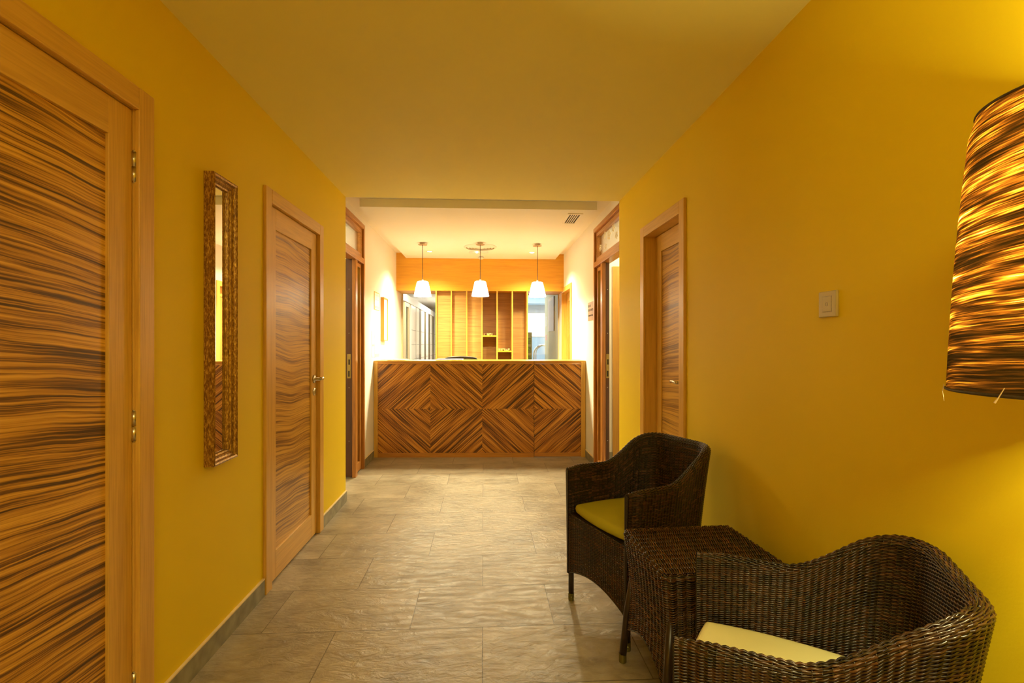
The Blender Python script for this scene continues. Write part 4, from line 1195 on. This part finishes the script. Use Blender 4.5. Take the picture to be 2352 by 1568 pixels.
leg_pos = [(-0.222, 0.014, 0.0), (0.222, 0.014, 0.0), (-0.180, 0.45, 0.02), (0.180, 0.45, 0.02)]
leg_mes = [(local_mesh(MB().tube([(x, y, 0.036), (x, y - (k * 0.4), 0.20), (x * 0.985, y - k * 0.4, 0.42)], 0.0135, 14), True, 'leg'),
            local_mesh(MB().lathe([(0.0001, 0.0), (0.0135, 0.0), (0.0145, 0.003), (0.0145, 0.020), (0.013, 0.022), (0.0145, 0.024), (0.0145, 0.036), (0.0001, 0.037)], (x, y, 0), 18), False, 'foot_cap')) for x, y, k in leg_pos]
seat_me = local_mesh(MB().box(-0.222, 0.222, 0.012, 0.235, 0.425, 0.434).box(-0.205, 0.205, 0.235, 0.455, 0.425, 0.434), False, 'seat')

def armchair(label, origin, face_angle):
    """origin = middle of the front edge on the floor; local +y points from front to back"""
    r = thing('wicker_armchair', label, 'armchair', origin, face_angle, group='dark wicker armchairs along the right wall')
    link_child('woven_shell', shell_me, 'wicker', r, 'woven back and arms in one sweep')
    link_child('front_apron', apron_me, 'wicker', r)
    link_child('seat', seat_me, 'leg', r)
    for lm, fm in leg_mes:
        l = link_child('leg', lm, 'leg', r)
        link_child('foot_cap', fm, 'ferrule', l, 'olive brass foot cap')
    return r

def cushion(label, origin, ang, mat):
    me = cush_me.copy(); me.materials.clear(); me.materials.append(M[mat])
    me.transform(Matrix.Translation((0, -0.23, -0.437)))
    o = bpy.data.objects.new('seat_cushion', me); COL.objects.link(o)
    R = Matrix.Rotation(ang, 3, 'Z'); d = R @ Vector((0, 0.23, 0))
    o.location = (origin[0] + d.x, origin[1] + d.y, 0.437); o.rotation_euler = (0, 0, ang)
    return finish(o, label, 'cushion', 'seat cushions of the wicker armchairs', None)

def place(A, B):
    """A,B floor points of the front corners, A to the sitter's... local +x from A to B"""
    ang = math.atan2(B[1] - A[1], B[0] - A[0])
    return ((A[0] + B[0]) / 2, (A[1] + B[1]) / 2, 0), ang
# far chair: front edge runs from far-left to near-left; back towards the wall
o1, a1 = place((0.418, 2.450), (0.592, 2.008))
armchair('dark brown wicker armchair with the lime cushion, farther one beyond the low table', o1, a1)
cushion('lime green seat cushion on the farther wicker armchair', o1, a1, 'lime')
o2, a2 = place((0.642, 1.446), (0.400, 1.016))
armchair('dark brown wicker armchair in the foreground, in front of the low table, lower right', o2, a2)
cushion('pale yellow seat cushion on the foreground wicker armchair', o2, a2, 'pale')

# ------------------------------------------------------------------ wicker side table
def table():
    cx_, cy_ = 0.795, 1.765
    ang = math.radians(3.0)
    hw, hd, H = 0.225, 0.205, 0.530
    rc = 0.020
    r = thing('wicker_side_table', 'low square dark wicker table between the two armchairs', 'side table', (cx_, cy_, 0), ang)
    def outline(hw, hd, rc):
        pts = []
        for (sx, sy, a0) in ((-1, -1, PI), (1, -1, 1.5 * PI), (1, 1, 0), (-1, 1, 0.5 * PI)):
            for a in np.linspace(a0, a0 + PI / 2, 8): pts.append((sx * (hw - rc) + rc * math.cos(a), sy * (hd - rc) + rc * math.sin(a)))
        pts.append(pts[0]); return np.array(pts)
    o_top = resample(outline(hw, hd, rc), step=0.001)
    L = np.sum(np.linalg.norm(np.diff(o_top, axis=0), axis=1)); n = int(L / STEP) // 8 * 8 + 1
    ot = resample(o_top, n=n); om = resample(resample(outline(hw - 0.022, hd - 0.022, 0.02), step=0.001), n=n); ob = resample(resample(outline(hw + 0.004, hd + 0.004, 0.03), step=0.001), n=n)
    # lower edge arches between the corner legs
    ax = np.abs(ot[:, 0]) / hw; ay = np.abs(ot[:, 1]) / hd
    edge = np.minimum(ax, ay)
    zb = 0.125 + 0.075 * np.cos(edge * PI / 2) ** 0.8
    R = int((H - 0.012 - 0.125) / PITCH); v = np.linspace(0, 1, R)
    Z = zb[None] + v[:, None] * (H - 0.012 - zb)[None]
    t = (Z / H)
    wtop = np.clip((t - 0.5) / 0.5, 0, 1) ** 2.0; wbot = np.clip((0.5 - t) / 0.5, 0, 1) ** 1.3
    XY = om[None] * (1 - wtop - wbot)[..., None] + ot[None] * wtop[..., None] + ob[None] * wbot[..., None]
    P = np.concatenate([XY, Z[..., None]], 2)
    dU = np.gradient(P, axis=1); dV = np.gradient(P, axis=0)
    Nn = np.cross(dU, dV); Nn /= np.linalg.norm(Nn, axis=2, keepdims=True); Nn *= np.sign((P * Nn)[..., :2].sum(2).mean())
    # rounded top edge
    er = 0.012; na = int(er * PI / 2 / PITCH) + 2
    Nh = np.gradient(ot, axis=0); Nh = np.stack([Nh[:, 1], -Nh[:, 0]], 1); Nh /= np.linalg.norm(Nh, axis=1, keepdims=True)
    Nh *= np.sign((Nh * ot).sum(1).mean())
    PR = []; NR = []
    for a in np.linspace(0, PI / 2, na):
        q = ot - Nh * er * (1 - math.cos(a))
        PR.append(np.c_[q, np.full(n, H - 0.012 + er * math.sin(a))]); NR.append(np.c_[Nh * math.cos(a), np.full(n, math.sin(a))])
    PR = np.array(PR); NR = np.array(NR)
    st = [(np.concatenate([P[::6, c], PR[:, c]]), 0.0021) for c in range(0, n, 8)]
    st.append((P[0] + np.array([0, 0, -0.002]), 0.0045))
    side_me = weave_mesh('woven_sides', [(P, Nn, 0, 0.0023, 0.0040), (PR, NR, R % 2, 0.0023, 0.0040)], st, spc=8, rib=0.9)
    link_child('woven_sides', side_me, 'wicker_table', r)
    # top: strands run front to back, stakes run left to right
    inner_w, inner_d = hw - 0.010, hd - 0.010
    nc = int(2 * inner_d / STEP) // 8 * 8 + 1
    y = np.linspace(-inner_d, inner_d, nc)
    nr = int(2 * inner_w / PITCH)
    x = np.linspace(-inner_w, inner_w, nr)
    X, Y = np.meshgrid(x, y, indexing='ij')
    Pt = np.stack([X, Y, np.full(X.shape, H - 0.0005)], 2); Nt = np.zeros_like(Pt); Nt[..., 2] = 1
    st = [(np.stack([np.linspace(-inner_w, inner_w, 30), np.full(30, y[c]), np.full(30, H - 0.0005)], 1), 0.0030) for c in range(0, nc, 8)]
    top_me = weave_mesh('woven_top', [(Pt, Nt, 0, 0.0022, 0.0048)], st, spc=8, rib=1.0)
    link_child('woven_top', top_me, 'wicker_table', r)
    link_child('under_board', local_mesh(MB().box(-hw + 0.03, hw - 0.03, -hd + 0.03, hd - 0.03, H - 0.018, H - 0.008), False), 'leg', r)
    for sx in (-1, 1):
        for sy in (-1, 1):
            xx, yy = sx * (hw - 0.008), sy * (hd - 0.008)
            lb = MB().tube([(xx + sx * 0.008, yy + sy * 0.004, 0.032), (xx - sx * 0.006, yy - sy * 0.006, 0.20), (xx - sx * 0.03, yy - sy * 0.03, 0.40)], 0.0145, 14)
            l = link_child('leg', local_mesh(lb, True), 'leg', r)
            link_child('foot_cap', local_mesh(MB().lathe([(0.0001, 0), (0.0145, 0), (0.0155, 0.003), (0.0155, 0.034), (0.0001, 0.035)], (xx + sx * 0.009, yy + sy * 0.005, 0), 18)), 'ferrule', l, 'olive brass foot cap')
    return r
table()

# ------------------------------------------------------------------ woven floor lamp
lx, ly = 0.908, 0.680
Z0, Z1, RB, RT = 1.205, 1.650, 0.170, 0.139
lp = thing('floor_lamp', 'lit floor lamp with a wound fibre drum shade at the right picture edge', 'floor lamp', (lx, ly, 0))
n = 96; prof = []
for t in np.linspace(0, 1, 14):
    rad = RB + (RT - RB) * t + 0.004 * math.sin(PI * t)
    if t > 0.93: rad -= 0.006 * ((t - 0.93) / 0.07) ** 2
    prof.append((rad, Z0 + (Z1 - Z0) * t))
mb = MB().lathe(prof, (lx, ly, 0), n); mb.f = mb.f[:n * (len(prof) - 1)]
shd = obj('lamp_shade', mb, 'shade', parent=lp, smooth=True, label='drum shade of wound brown and golden fibres')
for (rad, z) in ((RB, Z0), (prof[-1][0], Z1)):
    pts = [(lx + rad * math.cos(a), ly + rad * math.sin(a), z) for a in np.linspace(0, 2 * PI, 65)[:-1]]
    obj('shade_rim', MB().tube(pts, 0.0026, 8, closed=True), 'rim', parent=shd, smooth=True)
fib = MB()
def rimp(px_ang, z, dr=0.0): return (lx + (RB + dr) * math.cos(px_ang), ly + (RB + dr) * math.sin(px_ang), z)
a0 = math.radians(136)
fib.tube([rimp(a0, Z0 + 0.006, 0.002), rimp(a0 + 0.01, Z0 - 0.006, 0.004), rimp(a0 + 0.01, Z0 - 0.022, 0.002)], [0.0007, 0.0006, 0.0003], 5)
obj('loose_fibre', fib, 'fibre', parent=shd, label='pale loose fibre end under the shade')
fib = MB()
a1_ = math.radians(187)
fib.tube([rimp(a1_, Z0 + 0.012, 0.003), rimp(a1_ - 0.03, Z0 - 0.002, 0.006), rimp(a1_ - 0.05, Z0 - 0.010, 0.008)], [0.0006, 0.0008, 0.0016], 5)
obj('loose_fibre', fib, 'fibre', parent=shd, label='pale loose fibre end under the shade')
obj('pole', MB().tube([(lx, ly, 0.02), (lx, ly, 1.30), (lx + 0.02, ly + 0.02, 1.34), (lx + 0.02, ly + 0.02, 1.40), (lx, ly, 1.41)], 0.008, 14), 'black', parent=lp, smooth=True)
obj('base', MB().lathe([(0.0001, 0), (0.115, 0), (0.115, 0.010), (0.105, 0.018), (0.02, 0.022), (0.0001, 0.022)], (lx, ly, 0), 40), 'black', parent=lp)
sp = MB()
for k in range(3):
    a = 2 * PI * k / 3 + 0.4
    sp.tube([(lx, ly, 1.43), (lx + (RB - 0.016) * math.cos(a), ly + (RB - 0.016) * math.sin(a), 1.42)], 0.002, 6)
obj('shade_spider', sp, 'black', parent=lp)
sk = obj('bulb_socket', MB().lathe([(0.0001, 1.405), (0.018, 1.405), (0.018, 1.455), (0.0001, 1.456)], (lx, ly, 0), 18), 'black', parent=lp)
for zb_ in (1.515, 1.345): obj('bulb', MB().ball((lx, ly, zb_), 0.030, 20, 14), 'bulb', parent=sk, smooth=True)
